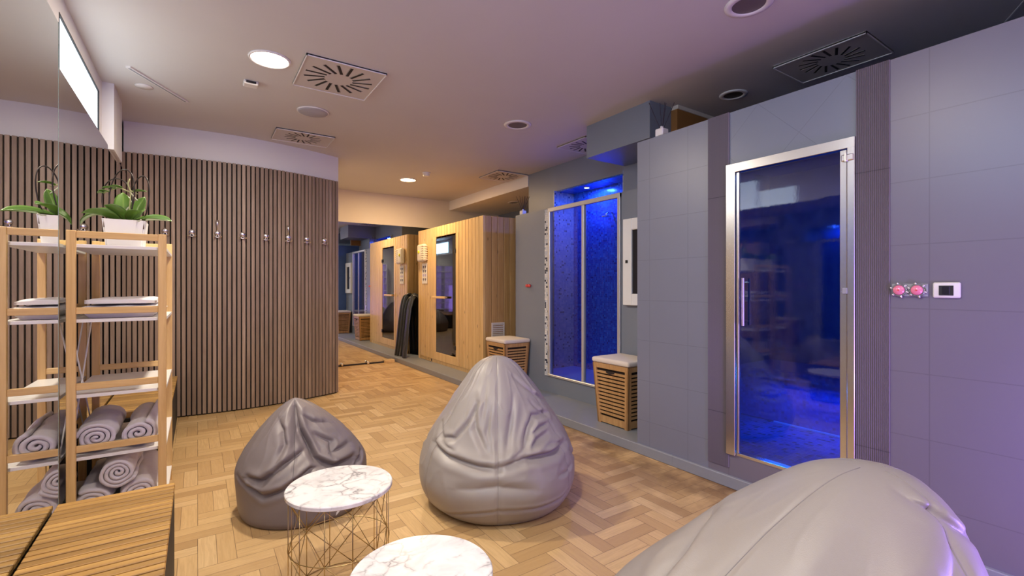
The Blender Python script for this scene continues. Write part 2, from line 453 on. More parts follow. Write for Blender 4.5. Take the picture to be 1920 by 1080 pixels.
struct('trim_1', B(XW, -.503, 4.42, 4.85, 2.193, CEIL), M['white'])      # small pier in the corner

# ---- curved wall carrying the slat panelling
CP = [(-.62, 5.335), (-.3, 5.29), (-.02, 5.25), (.2, 5.24), (.42, 5.25), (.62, 5.275), (.82, 5.32), (1.02, 5.38), (1.18, 5.435), (1.325, 5.495)]
def curve_y(x):
    xs = np.array([p[0] for p in CP]); ys = np.array([p[1] for p in CP])
    c = np.polyfit(xs, ys, 4); return float(np.polyval(c, x))
arc = []
x = -.545
while x < 1.315:
    arc.append((x, curve_y(x)))
    dy = (curve_y(x+.001)-curve_y(x))/.001
    x += .0402/math.sqrt(1+dy*dy)
mb = MB()
path = [(a, b+.035) for a, b in arc]
bot = [(p[0], p[1], 0) for p in path] + [(1.33, path[-1][1]+.01, 0), (1.33, YF, 0), (XW, YF, 0)]
mb.hexa(bot, [(p[0], p[1], CEIL) for p in bot])
struct('wall_curved', mb, M['white'])
sp = thing('slat_panelling', 'brown vertical slat panelling with black gaps covering the curved wall', 'wall panelling', (.4, 5.25, 0))
mb = MB(); pb = [(a, b+.018) for a, b in arc]; pk = [(a, b+.034) for a, b in arc[::-1]]
ring = pb+pk; mb.hexa([(p[0], p[1], 0.004) for p in ring], [(p[0], p[1], 2.388) for p in ring]); obj('backing', mb, M['felt'], sp)
mb = MB()
for a, b in arc:
    sl = (curve_y(a+.01)-curve_y(a-.01))/.02; ang = math.atan(sl)
    mt = Matrix.Translation((a, b, 0)) @ Matrix.Rotation(ang, 4, 'Z')
    mb.box(-.0143, .0143, 0, .0175, .012, 2.39, bev=.0012, mat=mt)
obj('slats', mb, M['slat'], sp)

# ---- mirrors
XA, XM = -.433, -.52
mr = thing('wall_mirror', 'tall mirror panel on the left wall, reflecting the front shelf posts, nearest the camera', 'mirror', (XA, 1.0, 0), 'frameless wall mirrors')
obj('mirror_glass', B(XA-.006, XA, YB, 2.40, .02, 2.19), M['mirror'], mr)
obj('mirror_edge', B(XA-.007, XA+.0005, 2.40, 2.404, .02, 2.191), M['mirror_edge'], mr)
struct('wall_left_lining', B(XW, XA-.008, YB, 2.398, 0, 2.188), M['white'])['kind'] = 'structure'
mr = thing('wall_mirror', 'recessed mirror panel on the left wall behind the bamboo rack', 'mirror', (XM, 3.8, 0), 'frameless wall mirrors')
obj('mirror_glass', B(XM-.006, XM, 2.404, 5.262, .02, 2.19), M['mirror'], mr)
obj('mirror_backing', B(XW+.001, XM-.007, 2.404, 5.262, .02, 2.188), M['white'], mr)
mr = thing('wall_mirror', 'wide mirror on the far end wall reflecting the sauna cabin', 'mirror', (2.4, YF, 0), 'frameless wall mirrors')
obj('mirror_glass', B(1.34, 4.0, YF-.02, YF-.012, .02, 2.18), M['mirror'], mr)
obj('mirror_backing', B(1.34, 4.0, YF-.012, YF-.001, .01, 2.181), M['mirror_edge'], mr)
obj('bottom_channel', B(1.34, 2.62, YF-.03, YF-.021, .0, .022), M['black'], mr)

# ---- grey step, partitions, shower recess, ducts
struct('trim_2', B(2.63, XR, YB, YF, 0, .07, bev=.004), M['grey_step'])
struct('wall_shower_left', B(3.61, XR, 4.405, 4.985, .07, CEIL), M['grey'])
mb = MB(); mb.box(3.14, 3.20, 3.965, 4.60, .07, 2.045); mb.box(3.20, 3.61, 4.405, 4.60, .07, 2.045); mb.box(3.14, 3.20, 2.93, 3.965, .07, .243)
struct('wall_shower_front', mb, M['grey'])
struct('wall_shower_right', B(3.14, 3.46, 2.316, 2.925, .07, 2.045), M['grey'])
struct('wall_shower_side', B(3.461, XR, 2.316, 3.20, .07, 2.376), M['grey'])
struct('wall_shower_header', B(3.61, XR, 3.201, 4.404, 2.36, CEIL), M['grey'])
struct('wall_shower_back', B(3.87, XR, 3.201, 4.404, .07, 2.359), M['mosaic_blue'])
struct('trim_3', B(3.56, 3.869, 4.393, 4.404, .22, 2.355), M['mosaic_mix'])
struct('trim_4', B(3.132, 3.14, 3.975, 4.03, .24, 2.035), M['mosaic_strip'])
struct('trim_5', B(3.201, 3.869, 3.201, 4.392, .07, .22), M['tray_blue'])
struct('trim_6', B(3.615, 3.869, 3.201, 4.392, 2.345, 2.359), M['mosaic_blue'])
struct('trim_7', B(3.462, 3.869, 3.201, 3.21, .22, 2.345), M['mosaic_mix'])
struct('ceiling_duct', B(2.96, 3.9, 2.46, 3.182, 2.377, CEIL), M['grey'])['kind'] = 'structure'
struct('ceiling_soffit', B(3.60, XR, 4.986, YF, 2.515, CEIL), M['white'])
struct('wall_recess', B(3.22, XR, 2.40, 2.459, 2.246, CEIL-.03), M['brown'])
struct('trim_8', B(3.22, XR, 2.39, 2.455, CEIL-.03, CEIL), M['cream'])

# ---- steam room
DY0, DY1, DZ0, DZ1 = .955, 1.607, .20, 1.925
TOP = 2.245
struct('wall_pillar', B(XB, 2.75, DY1+.14, 2.315, .0, TOP), M['tile_pillar'])
struct('wall_tiled_right', B(XB, 2.75, YB, DY0-.135, .0, TOP), M['tile'])
mb = MB(); mb.box(XB+.004, 2.75, DY0-.135, DY1+.14, DZ1, TOP); struct('wall_above_door', mb, M['tile_diag'])
mb = MB(); mb.box(XB+.001, 2.75, DY0-.135, DY1+.14, .0, .20); struct('wall_door_sill', mb, M['tile'])
mb = MB(); mb.box(XB+.012, 2.75, DY0-.135, DY0, DZ0, DZ1); mb.box(XB+.012, 2.75, DY1, DY1+.14, DZ0, DZ1); struct('wall_door_cheeks', mb, M['grey'])
M['flute'] = tiles('fluted_tile', (.19, .165, .175), 1.31, 40, .437, 0, rough=.4, g=.004, grout=.5)
def pilaster(name, y0, y1, z0):
    n = max(3, int(round((y1-y0)/.0075))); pts = []
    for i in range(n*4+1):
        y = y0+(y1-y0)*i/(n*4); pts.append((XB-.006+.0028*math.cos(2*PI*i/4), y))
    ring = [(p[0], p[1]) for p in pts]+[(XB+.03, y1), (XB+.03, y0)]
    mb = MB(); mb.hexa([(p[0], p[1], z0) for p in ring], [(p[0], p[1], TOP+.001) for p in ring])
    struct(name, mb, M['flute'])
pilaster('trim_9', DY1, DY1+.14, .116); pilaster('trim_10', DY0-.135, DY0, .11)
mb = MB(); mb.box(2.751, XR, 2.22, 2.315, .07, TOP); mb.box(2.751, XR, YB, YB+.05, .07, TOP)
mb.box(4.3, XR, YB+.05, 2.22, .07, TOP); mb.box(2.751, 4.3, YB+.05, 2.22, 2.19, TOP)
struct('wall_steam_inner', mb, M['steam_wall'])
struct('floor_steam', B(2.751, 4.3, YB+.05, 2.22, .07, .14), M['mosaic_floor'])
mb = MB(); mb.box(3.75, 4.29, -.2, 2.21, .14, .55, bev=.01); pass
tag(obj('steam_bench', mb, M['mosaic_blue']), 'blue mosaic bench inside the steam room behind the glass door', 'bench')

# steam door: aluminium frame, glass leaf, hinges, pull bars
d1 = bpy.data.objects.new('door_1', None); COL.objects.link(d1); d1.location = (XB, DY0, DZ0); d1['kind'] = 'structure'
bpy.context.view_layer.update()
mb = MB(); mb.box(XB-.018, XB+.045, DY1-.045, DY1+.012, DZ0, DZ1, bev=.002); mb.box(XB-.018, XB+.045, DY0, DY0+.032, DZ0, DZ1, bev=.002)
mb.box(XB-.0185, XB+.045, DY0-.0006, DY1+.0126, DZ1-.048, DZ1+.004, bev=.002); mb.box(XB-.004, XB+.045, DY0+.033, DY1-.046, DZ0, DZ0+.018, bev=.002)
obj('door_frame', mb, M['alu'], d1)
lf = MB(); lf.box(XB-.010, XB+.010, DY0+.036, DY0+.066, DZ0+.02, DZ1-.052, bev=.002); lf.box(XB-.010, XB+.010, DY1-.066, DY1-.050, DZ0+.02, DZ1-.052, bev=.002)
leaf = obj('door_leaf_frame', lf, M['alu'], d1)
obj('door_glass', B(XB-.003, XB+.003, DY0+.060, DY1-.058, DZ0+.02, DZ1-.054), M['glass_steam'], d1)
mb = MB()
mb.tube([(XB-.035, DY1-.105, .975), (XB-.035, DY1-.105, 1.25)], .008, 12)
for z in (1.0, 1.225): mb.tube([(XB-.035, DY1-.105, z), (XB-.002, DY1-.105, z)], .005, 8)
obj('door_handle', mb, M['alu'], d1)
mb = MB(); mb.tube([(XB+.035, DY1-.105, .975), (XB+.035, DY1-.105, 1.25)], .008, 12)
for z in (1.0, 1.225): mb.tube([(XB+.035, DY1-.105, z), (XB+.003, DY1-.105, z)], .005, 8)
obj('door_handle', mb, M['brass'], d1)
for z in (1.83, .33):
    mb = MB(); mb.box(XB-.026, XB-.016, DY0+.002, DY0+.056, z-.016, z+.016, bev=.004); mb.tube([(XB-.025, DY0+.034, z-.02), (XB-.025, DY0+.034, z+.02)], .007, 10)
    obj('hinge', mb, M['chrome'], d1)
mb = MB(); mb.box(XB-.022, XB-.009, DY0+.030, DY0+.052, 1.165, 1.195, bev=.003); obj('door_lock', mb, M['grey_plastic'], d1)
tag(obj('added_glow_strip', B(3.735, 3.749, .9, 1.9, .142, .152), emit('added_blue_glow', (.02, .25, 1.0), .6)), 'added blue glow strip along the bench front inside the steam room', 'light strip')  # added glowing strip, no real fitting; gives the low blue glow
area('steam_glow_lamp', (3.60, 1.5, .52), .05, 9, (.01, .24, 1.0), (0, math.radians(20), 0), 'RECTANGLE', .8)  # bare area lamp added for the blue glow at the bench
area('steam_ceiling_light', (3.5, 1.4, 2.18), .3, 7, (.06, .24, 1.0))

# ================================================================ LIGHT FITTINGS
def downlight(x, y, r, lit, label, colr=None, power=0, z=CEIL, group=None, dark=(.16, .13, .13)):
    t = thing('downlight', label, 'ceiling light', (x, y, z), 'lit round downlights' if lit else 'unlit round downlights')
    k = .86 if lit else .68
    mb = MB(); mb.lathe([(r*k, -.004), (r*(k+.03), -.010), (r*.97, -.008), (r, 0), (r*k, 0)], (x, y, z), 48, cap=False); obj('trim_ring', mb, M['plate_edge'], t, smooth=True)
    if lit:
        obj('lens', MB().lathe([(r*.86, -.003), (.001, -.0035)], (x, y, z), 40), emit('lamp_lens', colr, 26), t)
        area('lamp', (x, y, z-.014), r*1.3, power, colr, parent=t)
    else:
        obj('lens', MB().lathe([(r*.70, -.002), (.001, -.0025)], (x, y, z), 40), plain('unlit_lens', dark, .35), t)
    return t
downlight(.387, 3.383, .125, True, 'glowing round downlight nearest the slat-panelled wall beside the large square vent', WARM, P_LAMP)
downlight(2.398, 6.135, .115, True, 'glowing round downlight near the far mirror wall', WARM2, P_LAMP_FAR)
downlight(2.41, 3.50, .125, False, 'unlit round downlight with dark centre on the middle of the ceiling')
downlight(2.38, 1.336, .118, False, 'unlit round downlight cut by the top edge of the photo')
downlight(3.40, 2.03, .10, False, 'small unlit downlight above the tiled steam room roof', dark=(.03, .02, .02))
downlight(4.10, 6.05, .10, False, 'unlit recessed downlight in the soffit above the sauna', z=2.515, dark=(.05, .04, .03))
downlight(.387, 1.2, .125, True, 'added round fill downlight above the benches, out of view', WARM, P_BACK_FILL)  # added out of view as warm fill for the room
downlight(.9, -.9, .125, True, 'added round fill downlight behind the seating, out of view', WARM, P_BACK_FILL)  # second unseen fill downlight, added for even warm light
downlight(3.72, 3.997, .035, True, 'tiny blue spotlight in the shower ceiling', (.25, .5, 1.0), 0.0, z=2.345)
area('shower_lamp', (3.72, 3.9, 2.33), .10, 9, (.03, .13, 1.0))

def vent(x, y, hx, hy, label, ang=0.0):
    t = thing('ceiling_vent', label, 'air vent', (x, y, CEIL), 'square swirl air vents in the ceiling')
    mb = MB(); mb.box(x-hx, x+hx, y-hy, y+hy, CEIL-.012, CEIL-.0005, bev=.002); obj('plate', mb, M['plate'], t)
    mb = MB()
    for (a, b2, c, d) in ((-hx, hx, -hy, -hy+.006), (-hx, hx, hy-.006, hy), (-hx, -hx+.006, -hy, hy), (hx-.006, hx, -hy, hy)):
        mb.box(x+a, x+b2, y+c, y+d, CEIL-.0165, CEIL-.0008)
    obj('plate_edge', mb, M['plate_edge'], t)
    k = min(hx, hy)
    mb = MB(); mb2 = MB()
    for i in range(16):
        a = 2*PI*i/16+ang
        mt = Matrix.Translation((x, y, CEIL)) @ Matrix.Rotation(a, 4, 'Z')
        mb.box(k*.34, k*.86, k*.08, k*.168, -.0128, -.004, mat=mt)
        mt2 = mt @ Matrix.Translation((0, k*.09, -.0125)) @ Matrix.Rotation(math.radians(38), 4, 'X')
        mb2.box(k*.35, k*.85, -.001, k*.055, -.001, .0005, mat=mt2)
    obj('slots', mb, M['slot'], t); obj('blades', mb2, M['plate'], t)
vent(.825, 3.42, .258, .265, 'large square swirl vent beside the lit downlight, nearest the camera')
vent(.86, 4.965, .26, .19, 'square swirl vent above the end of the slat panelling')
vent(3.36, 5.215, .23, .24, 'small square swirl vent beside the soffit above the sauna')
vent(3.36, 3.60, .23, .215, 'square swirl vent half hidden by the blue-grey duct')
vent(3.39, 1.36, .205, .265, 'dark square swirl vent above the steam room door')
t = thing('ceiling_speaker', 'round grey flush ceiling speaker between the two left vents', 'speaker', (.803, 4.19, CEIL))
obj('grille', MB().lathe([(.118, 0), (.118, -.008), (.10, -.014), (.001, -.016)], (.803, 4.19, CEIL), 40), plain('grille_grey', (.42, .41, .46), .6, bump=.6, bscale=500), t, smooth=True)
obj('trim_ring', MB().lathe([(.118, 0), (.126, -.003), (.124, -.009), (.116, -.009)], (.803, 4.19, CEIL), 40, cap=False), M['plate_edge'], t, smooth=True)
t = thing('motion_sensor', 'small rectangular white ceiling sensor below the lit downlight', 'sensor', (.316, 3.84, CEIL))
obj('housing', B(.27, .362, 3.80, 3.88, CEIL-.028, CEIL, bev=.006), M['plastic'], t)
obj('sensor_lens', B(.285, .347, 3.797, 3.80, CEIL-.022, CEIL-.006), M['black_gloss'], t)
t = thing('smoke_detector', 'small white smoke detector on the far ceiling beside the lit downlight', 'smoke detector', (2.45, 5.63, CEIL))
obj('base', MB().lathe([(.055, 0), (.055, -.012), (.046, -.016)], (2.45, 5.63, CEIL), 24), M['plastic'], t, smooth=True, auto=40)
obj('cover', MB().lathe([(.044, -.015), (.044, -.035), (.036, -.046), (.001, -.048)], (2.45, 5.63, CEIL), 24), M['plastic'], t, smooth=True, auto=40)
a0, a1 = Vector((-.386, 4.016, CEIL)), Vector((-.073, 4.519, CEIL)); dv = a1-a0; L = dv.length; an = math.atan2(dv.y, dv.x)
mt = Matrix.Translation(a0) @ Matrix.Rotation(an, 4, 'Z')
t = thing('linear_diffuser', 'thin straight slot diffuser in the ceiling near the window', 'air vent', a0)
obj('housing', B(0, L, -.016, .016, -.010, 0, mat=mt), M['plate_edge'], t); obj('slot', B(.01, L-.01, -.006, .009, -.0108, -.004, mat=mt), M['grey_plastic'], t)
tag(obj('ceiling_disc', MB().lathe([(.055, 0), (.053, -.006), (.001, -.007)], (-.327, 4.357, CEIL), 28), M['plate_edge'], smooth=True), 'small flush round disc on the ceiling beside the slot diffuser', 'ceiling disc')
tag(obj('ceiling_seam_strip', MB().box(-.17, .17, -.004, .004, -.003, 0, mat=Matrix.Translation((3.62, .58, CEIL)) @ Matrix.Rotation(math.radians(27), 4, 'Z')), M['plate_edge']), 'thin pale strip on the dark ceiling at the top right corner', 'ceiling strip')

# violet-lit towel shelving at the back wall (seen mirrored in the sauna glass)
t = thing('lit_shelving', 'violet-lit shelving with white towels, seen mirrored in the sauna glass', 'shelving', (1.4, YB, 0))
obj('light_panel', B(.35, 2.45, YB+.001, YB+.02, .35, 2.0), emit('violet_panel', (.45, .25, 1.0), .9), t)
mb = MB()
for z in np.linspace(.35, 2.0, 8): mb.box(.33, 2.47, YB+.02, YB+.30, z-.012, z+.012)
obj('shelf_boards', mb, M['shelf_white'], t)
mb = MB()
for xx in (.33, 1.04, 1.75, 2.46): mb.box(xx-.012, xx+.012, YB+.02, YB+.30, 0, 2.02)
obj('uprights', mb, M['shelf_white'], t)
area('violet_lamp', (1.9, YB+.34, .75), 1.4, P_VIOLET, VIOLET, (math.radians(90), 0, 0), 'RECTANGLE', 1.0, parent=t)

t = thing('fill_globe', 'added violet fill globe on the floor by the tiled wall, out of view', 'lamp', (1.95, -.25, 0))  # invented lamp, out of view; throws violet light on the tiled wall
obj('globe', MB().lathe([(.001, .03), (.07, .05), (.12, .11), (.14, .18), (.12, .25), (.07, .31), (.001, .33)], (1.95, -.25, 0), 32), emit('violet_fill_globe', (.40, .24, 1.0), 3.0), t, smooth=True)
obj('base', MB().lathe([(.08, 0), (.08, .03), (.06, .035)], (1.95, -.25, 0), 24), M['plastic'], t)
point('fill_globe_lamp', (1.95, -.25, .50), .12, P_FILL_GLOBE, VIOLET, parent=t)

# ================================================================ LEFT SIDE FURNITURE
def bench(name, x0, x1, y0, y1, z, label):
    t = thing('slatted_bench', label, 'bench', ((x0+x1)/2, (y0+y1)/2, 0), 'wooden slat-topped benches')
    mb = MB(); n = int((y1-y0)/.037)
    for i in range(n):
        yy = y1-(i+1)*.037
        mb.box(x0, x1, yy+.0045, yy+.0335, z-.018, z, bev=.0025)
    obj('slatted_top', mb, M['teak'], t)
    mb = MB(); mb.box(x0+.004, x1-.002, y0+.002, y1-.002, .03, z-.0185); obj('bench_body', mb, M['black'], t)
    for px in (x0+.03, x1-.03):
        for py in (y0+.04, y1-.04): obj('foot', MB().lathe([(.015, 0), (.018, .03)], (px, py, 0), 12), M['black'], t)
    return t
bench('a', XA+.006, -.077, .45, 2.362, .40, 'long wooden slat-topped bench in the bottom left foreground')
bench('b', XM+.006, -.150, 3.74, 5.16, .40, 'wooden slat-topped bench behind the bamboo rack by the slat panelling')

# bamboo rack
RX0, RX1, RY0, RY1 = -.508, -.132, 2.955, 3.62
rk = thing('bamboo_rack', 'open bamboo shelf rack with white boards by the mirror', 'shelf rack', ((RX0+RX1)/2, (RY0+RY1)/2, 0))
pw = .034
for px in (RX0, RX1-pw):
    for py in (RY0, RY1-.022):
        obj('post', B(px, px+pw, py, py+.022, 0, 1.465, bev=.002), M['bamboo'], rk)
SH = [1.402, 1.046, .688, .392, .09]
for z in SH:
    obj('shelf_board', B(RX0+.002, RX1-.002, RY0+.023, RY1-.023, z-.016, z, bev=.001), M['shelf_white'], rk)
for z in (1.448, 1.088, .730, .436):
    for py in (RY0+.003, RY1-.019):
        obj('end_rail', B(RX0+pw, RX1-pw, py, py+.016, z-.017, z+.015, bev=.002), M['bamboo_x'], rk)
mb = MB()
for a, b2 in (((RY0+.05, 1.03), (RY1-.05, .40)), ((RY1-.05, 1.03), (RY0+.05, .40))):
    mb.tube([(RX0+.006, a[0], a[1]), (RX0+.006, b2[0], b2[1])], .0035, 6)
obj('cross_brace', mb, M['shelf_white'], rk)

def roll(x, y, z, r, length, label, squash=.86, rot=0.0, turns=3.2, mat='towel', ang0=.4, seed=1, group='rolled lilac towels on the bamboo rack'):
    n = 150; th = r/(turns+.55)
    outer, inner = [], []
    for i in range(n+1):
        f = i/n; a = ang0 + turns*2*PI*f; rr = r*.12+ (r*.88)*f**.92
        outer.append((a, rr)); inner.append((a, max(rr-th*.80, .002)))
    prof = [(rr*math.cos(a), rr*math.sin(a)*squash) for a, rr in outer]+[(rr*math.cos(a), rr*math.sin(a)*squash) for a, rr in inner[::-1]]
    m = 26; P = []
    for k in range(m+1):
        yy = -length/2+length*k/m
        e = min(k, m-k); s = {0: .965, 1: .99}.get(e, 1.0)
        row = []
        for (u, v2) in prof:
            q = Vector((u*5+seed*3, v2*5, yy*5)); d = noise.noise(q*1.6)*.012+noise.noise(q*4)*.004
            l = math.hypot(u, v2) or 1
            row.append(Vector((u*s*(1+d/l), yy+noise.noise(Vector((u*30, v2*30, seed)))*(.004 if e == 0 else .0), v2*s*(1+d/l))))
        P.append(row)
    mb = MB(); V = mb.grid([[row[i] for i in range(len(prof))]+[row[0]] for row in P])
    bmesh.ops.remove_doubles(mb.b, verts=mb.b.verts, dist=1e-5)
    # cap the ends as a strip following the spiral
    bm = mb.b; bm.verts.ensure_lookup_table()
    for k in (0, m):
        vs = V[k]
        N = len(prof)
        for i in range(n):
            q4 = [vs[i], vs[i+1], vs[N-2-i], vs[N-1-i]]
            q4 = [v for v in q4 if v.is_valid]
            if len(set(q4)) == 4:
                try: bm.faces.new(q4)
                except ValueError: pass
    mt = Matrix.Translation((x, y, z+r*squash*.985)) @ Matrix.Rotation(rot, 4, 'Z')
    bmesh.ops.transform(bm, matrix=mt, verts=bm.verts)
    o = obj('rolled_towel', bm, M[mat], smooth=True, loc=(x, y, z))
    return tag(o, label, 'towel', group)
ty = 3.27
roll(-.415, ty-.01, .392, .084, .50, 'rolled lilac towel on the left of the fourth shelf of the bamboo rack', rot=.02, seed=2, turns=3.4)
roll(-.243, ty, .392, .084, .52, 'rolled lilac towel on the right of the fourth shelf of the bamboo rack', rot=-.03, seed=5, ang0=2.4, turns=2.8)
roll(-.425, ty-.01, .09, .080, .50, 'rolled lilac towel on the bottom shelf, lower left of the pile', seed=8, ang0=1.0)
roll(-.245, ty+.01, .09, .084, .52, 'rolled lilac towel on the bottom shelf, lower right of the pile', seed=11, ang0=3.0)
roll(-.325, ty-.02, .212, .080, .50, 'rolled lilac towel resting on top of the bottom shelf pile', seed=14, ang0=2.0, turns=3.6, squash=.95)

# white tray with folded cotton on the second shelf
t = thing('white_tray', 'shallow white tray on the second shelf of the bamboo rack', 'tray', (-.32, 3.28, 1.046))
mb = MB(); x0, x1, y0, y1 = -.465, -.165, 3.00, 3.57
def ring_pts(x0, x1, y0, y1, z): return [(x0, y0, z), (x1, y0, z), (x1, y1, z), (x0, y1, z)]
rings = [ring_pts(x0+.03, x1-.03, y0+.03, y1-.03, 1.0475), ring_pts(x0+.003, x1-.003, y0+.003, y1-.003, 1.079), ring_pts(x0-.012, x1+.012, y0-.006, y1+.012, 1.080),
         ring_pts(x0-.012, x1+.012, y0-.006, y1+.012, 1.083), ring_pts(x0+.008, x1-.008, y0+.008, y1-.008, 1.083), ring_pts(x0+.034, x1-.034, y0+.034, y1-.034, 1.052)]
V = [[mb.b.verts.new(p) for p in r] for r in rings]
for A, Bq in zip(V, V[1:]):
    for k in range(4): mb.b.faces.new((A[k], A[(k+1) % 4], Bq[(k+1) % 4], Bq[k]))
mb.b.faces.new(V[0]); mb.b.faces.new(V[-1])
obj('tray_body', mb, M['ceramic'], t)
for k, (zz, ins, lab) in enumerate(((1.0835, .0, 'lower folded white towel lying on the white tray'), (1.117, .012, 'upper folded white towel lying on the white tray'))):
    P = []; nx, ny = 26, 34
    X0, X1, Y0, Y1 = x0+ins, x1-ins, y0+ins, y1-ins
    bm = bmesh.new()
    r = bmesh.ops.create_cube(bm, size=1.0)
    bmesh.ops.subdivide_edges(bm, edges=bm.edges, cuts=14, use_grid_fill=True)
    for v in bm.verts:
        e = 1-(max(abs(v.co.x), abs(v.co.y))*2)**8
        th_ = .023*(.55+.45*max(e, 0))
        px = (X0+X1)/2+v.co.x*(X1-X0); py = (Y0+Y1)/2+v.co.y*(Y1-Y0)
        wv = noise.noise(Vector((px*9, py*7, k*5)))*.006+noise.noise(Vector((px*25, py*22, k*5)))*.0025
        v.co = Vector((px+noise.noise(Vector((py*10, k, 3)))*.006, py, zz+(v.co.z+.5)*th_+(wv+.004 if v.co.z > 0 else 0)))
    tag(obj('folded_towel', bm, M['towel_white'], smooth=True, loc=(-.315, 3.28, zz)), lab, 'towel', 'folded white towels on the tray')

# ---- orchid on the rack
pot = thing('orchid_pot', 'orchid with broad green leaves and wire hoops in a white square pot', 'potted plant', (-.31, 3.22, 1.402))
px, py, pz = -.315, 3.20, 1.402
def sq(c, hx, hy, z): return [(c[0]-hx, c[1]-hy, z), (c[0]+hx, c[1]-hy, z), (c[0]+hx, c[1]+hy, z), (c[0]-hx, c[1]+hy, z)]
mb = MB(); rr = [(.074, 0), (.088, .140), (.088, .144), (.082, .144), (.079, .125)]
V = [[mb.b.verts.new(p) for p in sq((px, py), a, a, pz+h)] for a, h in rr]
for A, Bq in zip(V, V[1:]):
    for k in range(4): mb.b.faces.new((A[k], A[(k+1) % 4], Bq[(k+1) % 4], Bq[k]))
mb.b.faces.new(V[0])
bmesh.ops.bevel(mb.b, geom=[e for e in mb.b.edges if abs(e.verts[0].co.z-e.verts[1].co.z) > .05], offset=.008, segments=3, affect='EDGES')
obj('pot', mb, M['ceramic'], pot, smooth=True, auto=35)
obj('bark', B(px-.081, px+.081, py-.081, py+.081, pz+.10, pz+.130), M['soil'], pot)
def leaf(p0, d, length, width, droop, lift, roll_=0.0, fold=.25, name='leaf', mat='leaf'):
    """p0 base, d horizontal heading (deg)"""
    h = math.radians(d); f = Vector((math.cos(h), math.sin(h), 0)); sd = Vector((-math.sin(h), math.cos(h), 0))
    n, m = 16, 8; top = []
    pos = Vector(p0); pitch = lift
    cl = []
    for i in range(n+1):
        cl.append((pos.copy(), pitch)); step = length/n
        pos = pos+(f*math.cos(pitch)+Vector((0, 0, 1))*math.sin(pitch))*step; pitch -= droop/n
    P = []
    for i, (c, pt) in enumerate(cl):
        tt = i/n; wd = width*(math.sin(PI*min(1, tt*.93+.07))**.6)*(1 if tt < .93 else .75)
        if i == n: wd = width*.06
        up = Vector((-f.x*math.sin(pt), -f.y*math.sin(pt), math.cos(pt)))
        s2 = sd*math.cos(roll_)+up*math.sin(roll_); u2 = up*math.cos(roll_)-sd*math.sin(roll_)
        P.append([c+s2*(wd*.5*(j/m*2-1))+u2*(abs(j/m*2-1)**1.3*wd*fold) for j in range(m+1)])
    mb = MB(); mb.grid(P, uv=True)
    o = obj(name, mb, M[mat], pot, smooth=True)
    md = o.modifiers.new('thick', 'SOLIDIFY'); md.thickness = .0022; md.offset = 0
    return o
b0 = (px+.01, py-.01, pz+.135)
CAM_R = -33.87   # heading of the picture's right-hand direction
leaf((px+.03, py-.03, pz+.14), CAM_R+8, .19, .085, .35, .20, roll_=.35)
leaf((px+.02, py-.03, pz+.145), CAM_R-25, .13, .075, .9, .75, roll_=.2)
leaf((px-.03, py-.02, pz+.14), 180+CAM_R+12, .20, .090, 1.9, .75, roll_=-.5)
leaf((px-.01, py+.0, pz+.14), 100, .17, .085, .35, 1.45, roll_=.1, fold=.1)
leaf((px-.0, py-.02, pz+.14), 210, .12, .07, .7, 1.0, roll_=.4)
leaf((px+.03, py+.0, pz+.15), 40, .15, .055, .3, 1.3, roll_=.9)
leaf((px-.03, py-.03, pz+.14), 205, .15, .08, .55, .42, roll_=.3)
leaf((px+.0, py+.03, pz+.14), 150, .17, .075, .9, .75)
# wire hoops and stems, built in the vertical plane facing the camera
rx = Vector((.83, -.557, 0))
def hoop(cx, z0, w_, h_, oy=0.0, lean=0.0):
    pts = []
    c = Vector((px, py, pz))+rx*cx+Vector((0, oy, 0))
    for i in range(25):
        a = PI*i/24; u = -math.cos(a); s_ = math.sin(a)
        k = s_**.75
        pts.append(c+rx*(u*w_/2*(.45+.55*k**.5)+lean*k)+Vector((0, 0, z0+h_*k)))
    return pts
mb = MB(); mb.tube(hoop(-.045, .14, .21, .235, .02, -.01), .0032, 6); mb.tube(hoop(-.035, .14, .17, .275, -.02, .03), .0032, 6); mb.tube(hoop(.055, .14, .125, .25, .03, .03), .0032, 6)
obj('wire_hoops', mb, M['wire'], pot, smooth=True)
def P3(u, z, oy=0.0): return Vector((px, py+oy, pz))+rx*u+Vector((0, 0, z))
mb = MB()
mb.tube([P3(.02, .14), P3(.018, .22), P3(.025, .30), P3(.008, .345), P3(.02, .37)], .003, 6)
mb.tube([P3(.018, .30), P3(-.04, .325), P3(-.10, .305), P3(-.12, .295)], .004, 6)
mb.tube([P3(.018, .31), P3(.06, .29)], .003, 6)
obj('flower_stem', mb, M['stem'], pot, smooth=True)
mb = MB()
mb.tube([P3(.015, .22), P3(-.01, .19), P3(-.06, .165), P3(-.075, .16)], .0035, 6); mb.tube([P3(.02, .20), P3(-.02, .175), P3(-.05, .15), P3(-.08, .155)], .003, 6)
mb.tube([P3(.02, .30), P3(.045, .27), P3(.06, .255)], .0028, 6); mb.tube([P3(.05, .15), P3(.075, .135, -.08), P3(.088, .142, -.09)], .003, 6)
obj('aerial_roots', mb, M['root'], pot, smooth=True)
for (u, z, hd, ln) in ((-.09, .30, 180+CAM_R, .05), (-.05, .315, 170, .055), (-.02, .32, 200, .05), (.04, .30, CAM_R, .06), (-.115, .293, 150, .03)):
    q = P3(u, z); leaf(tuple(q), hd, ln*1.15, .030, .4, .2, name='bud_leaf')

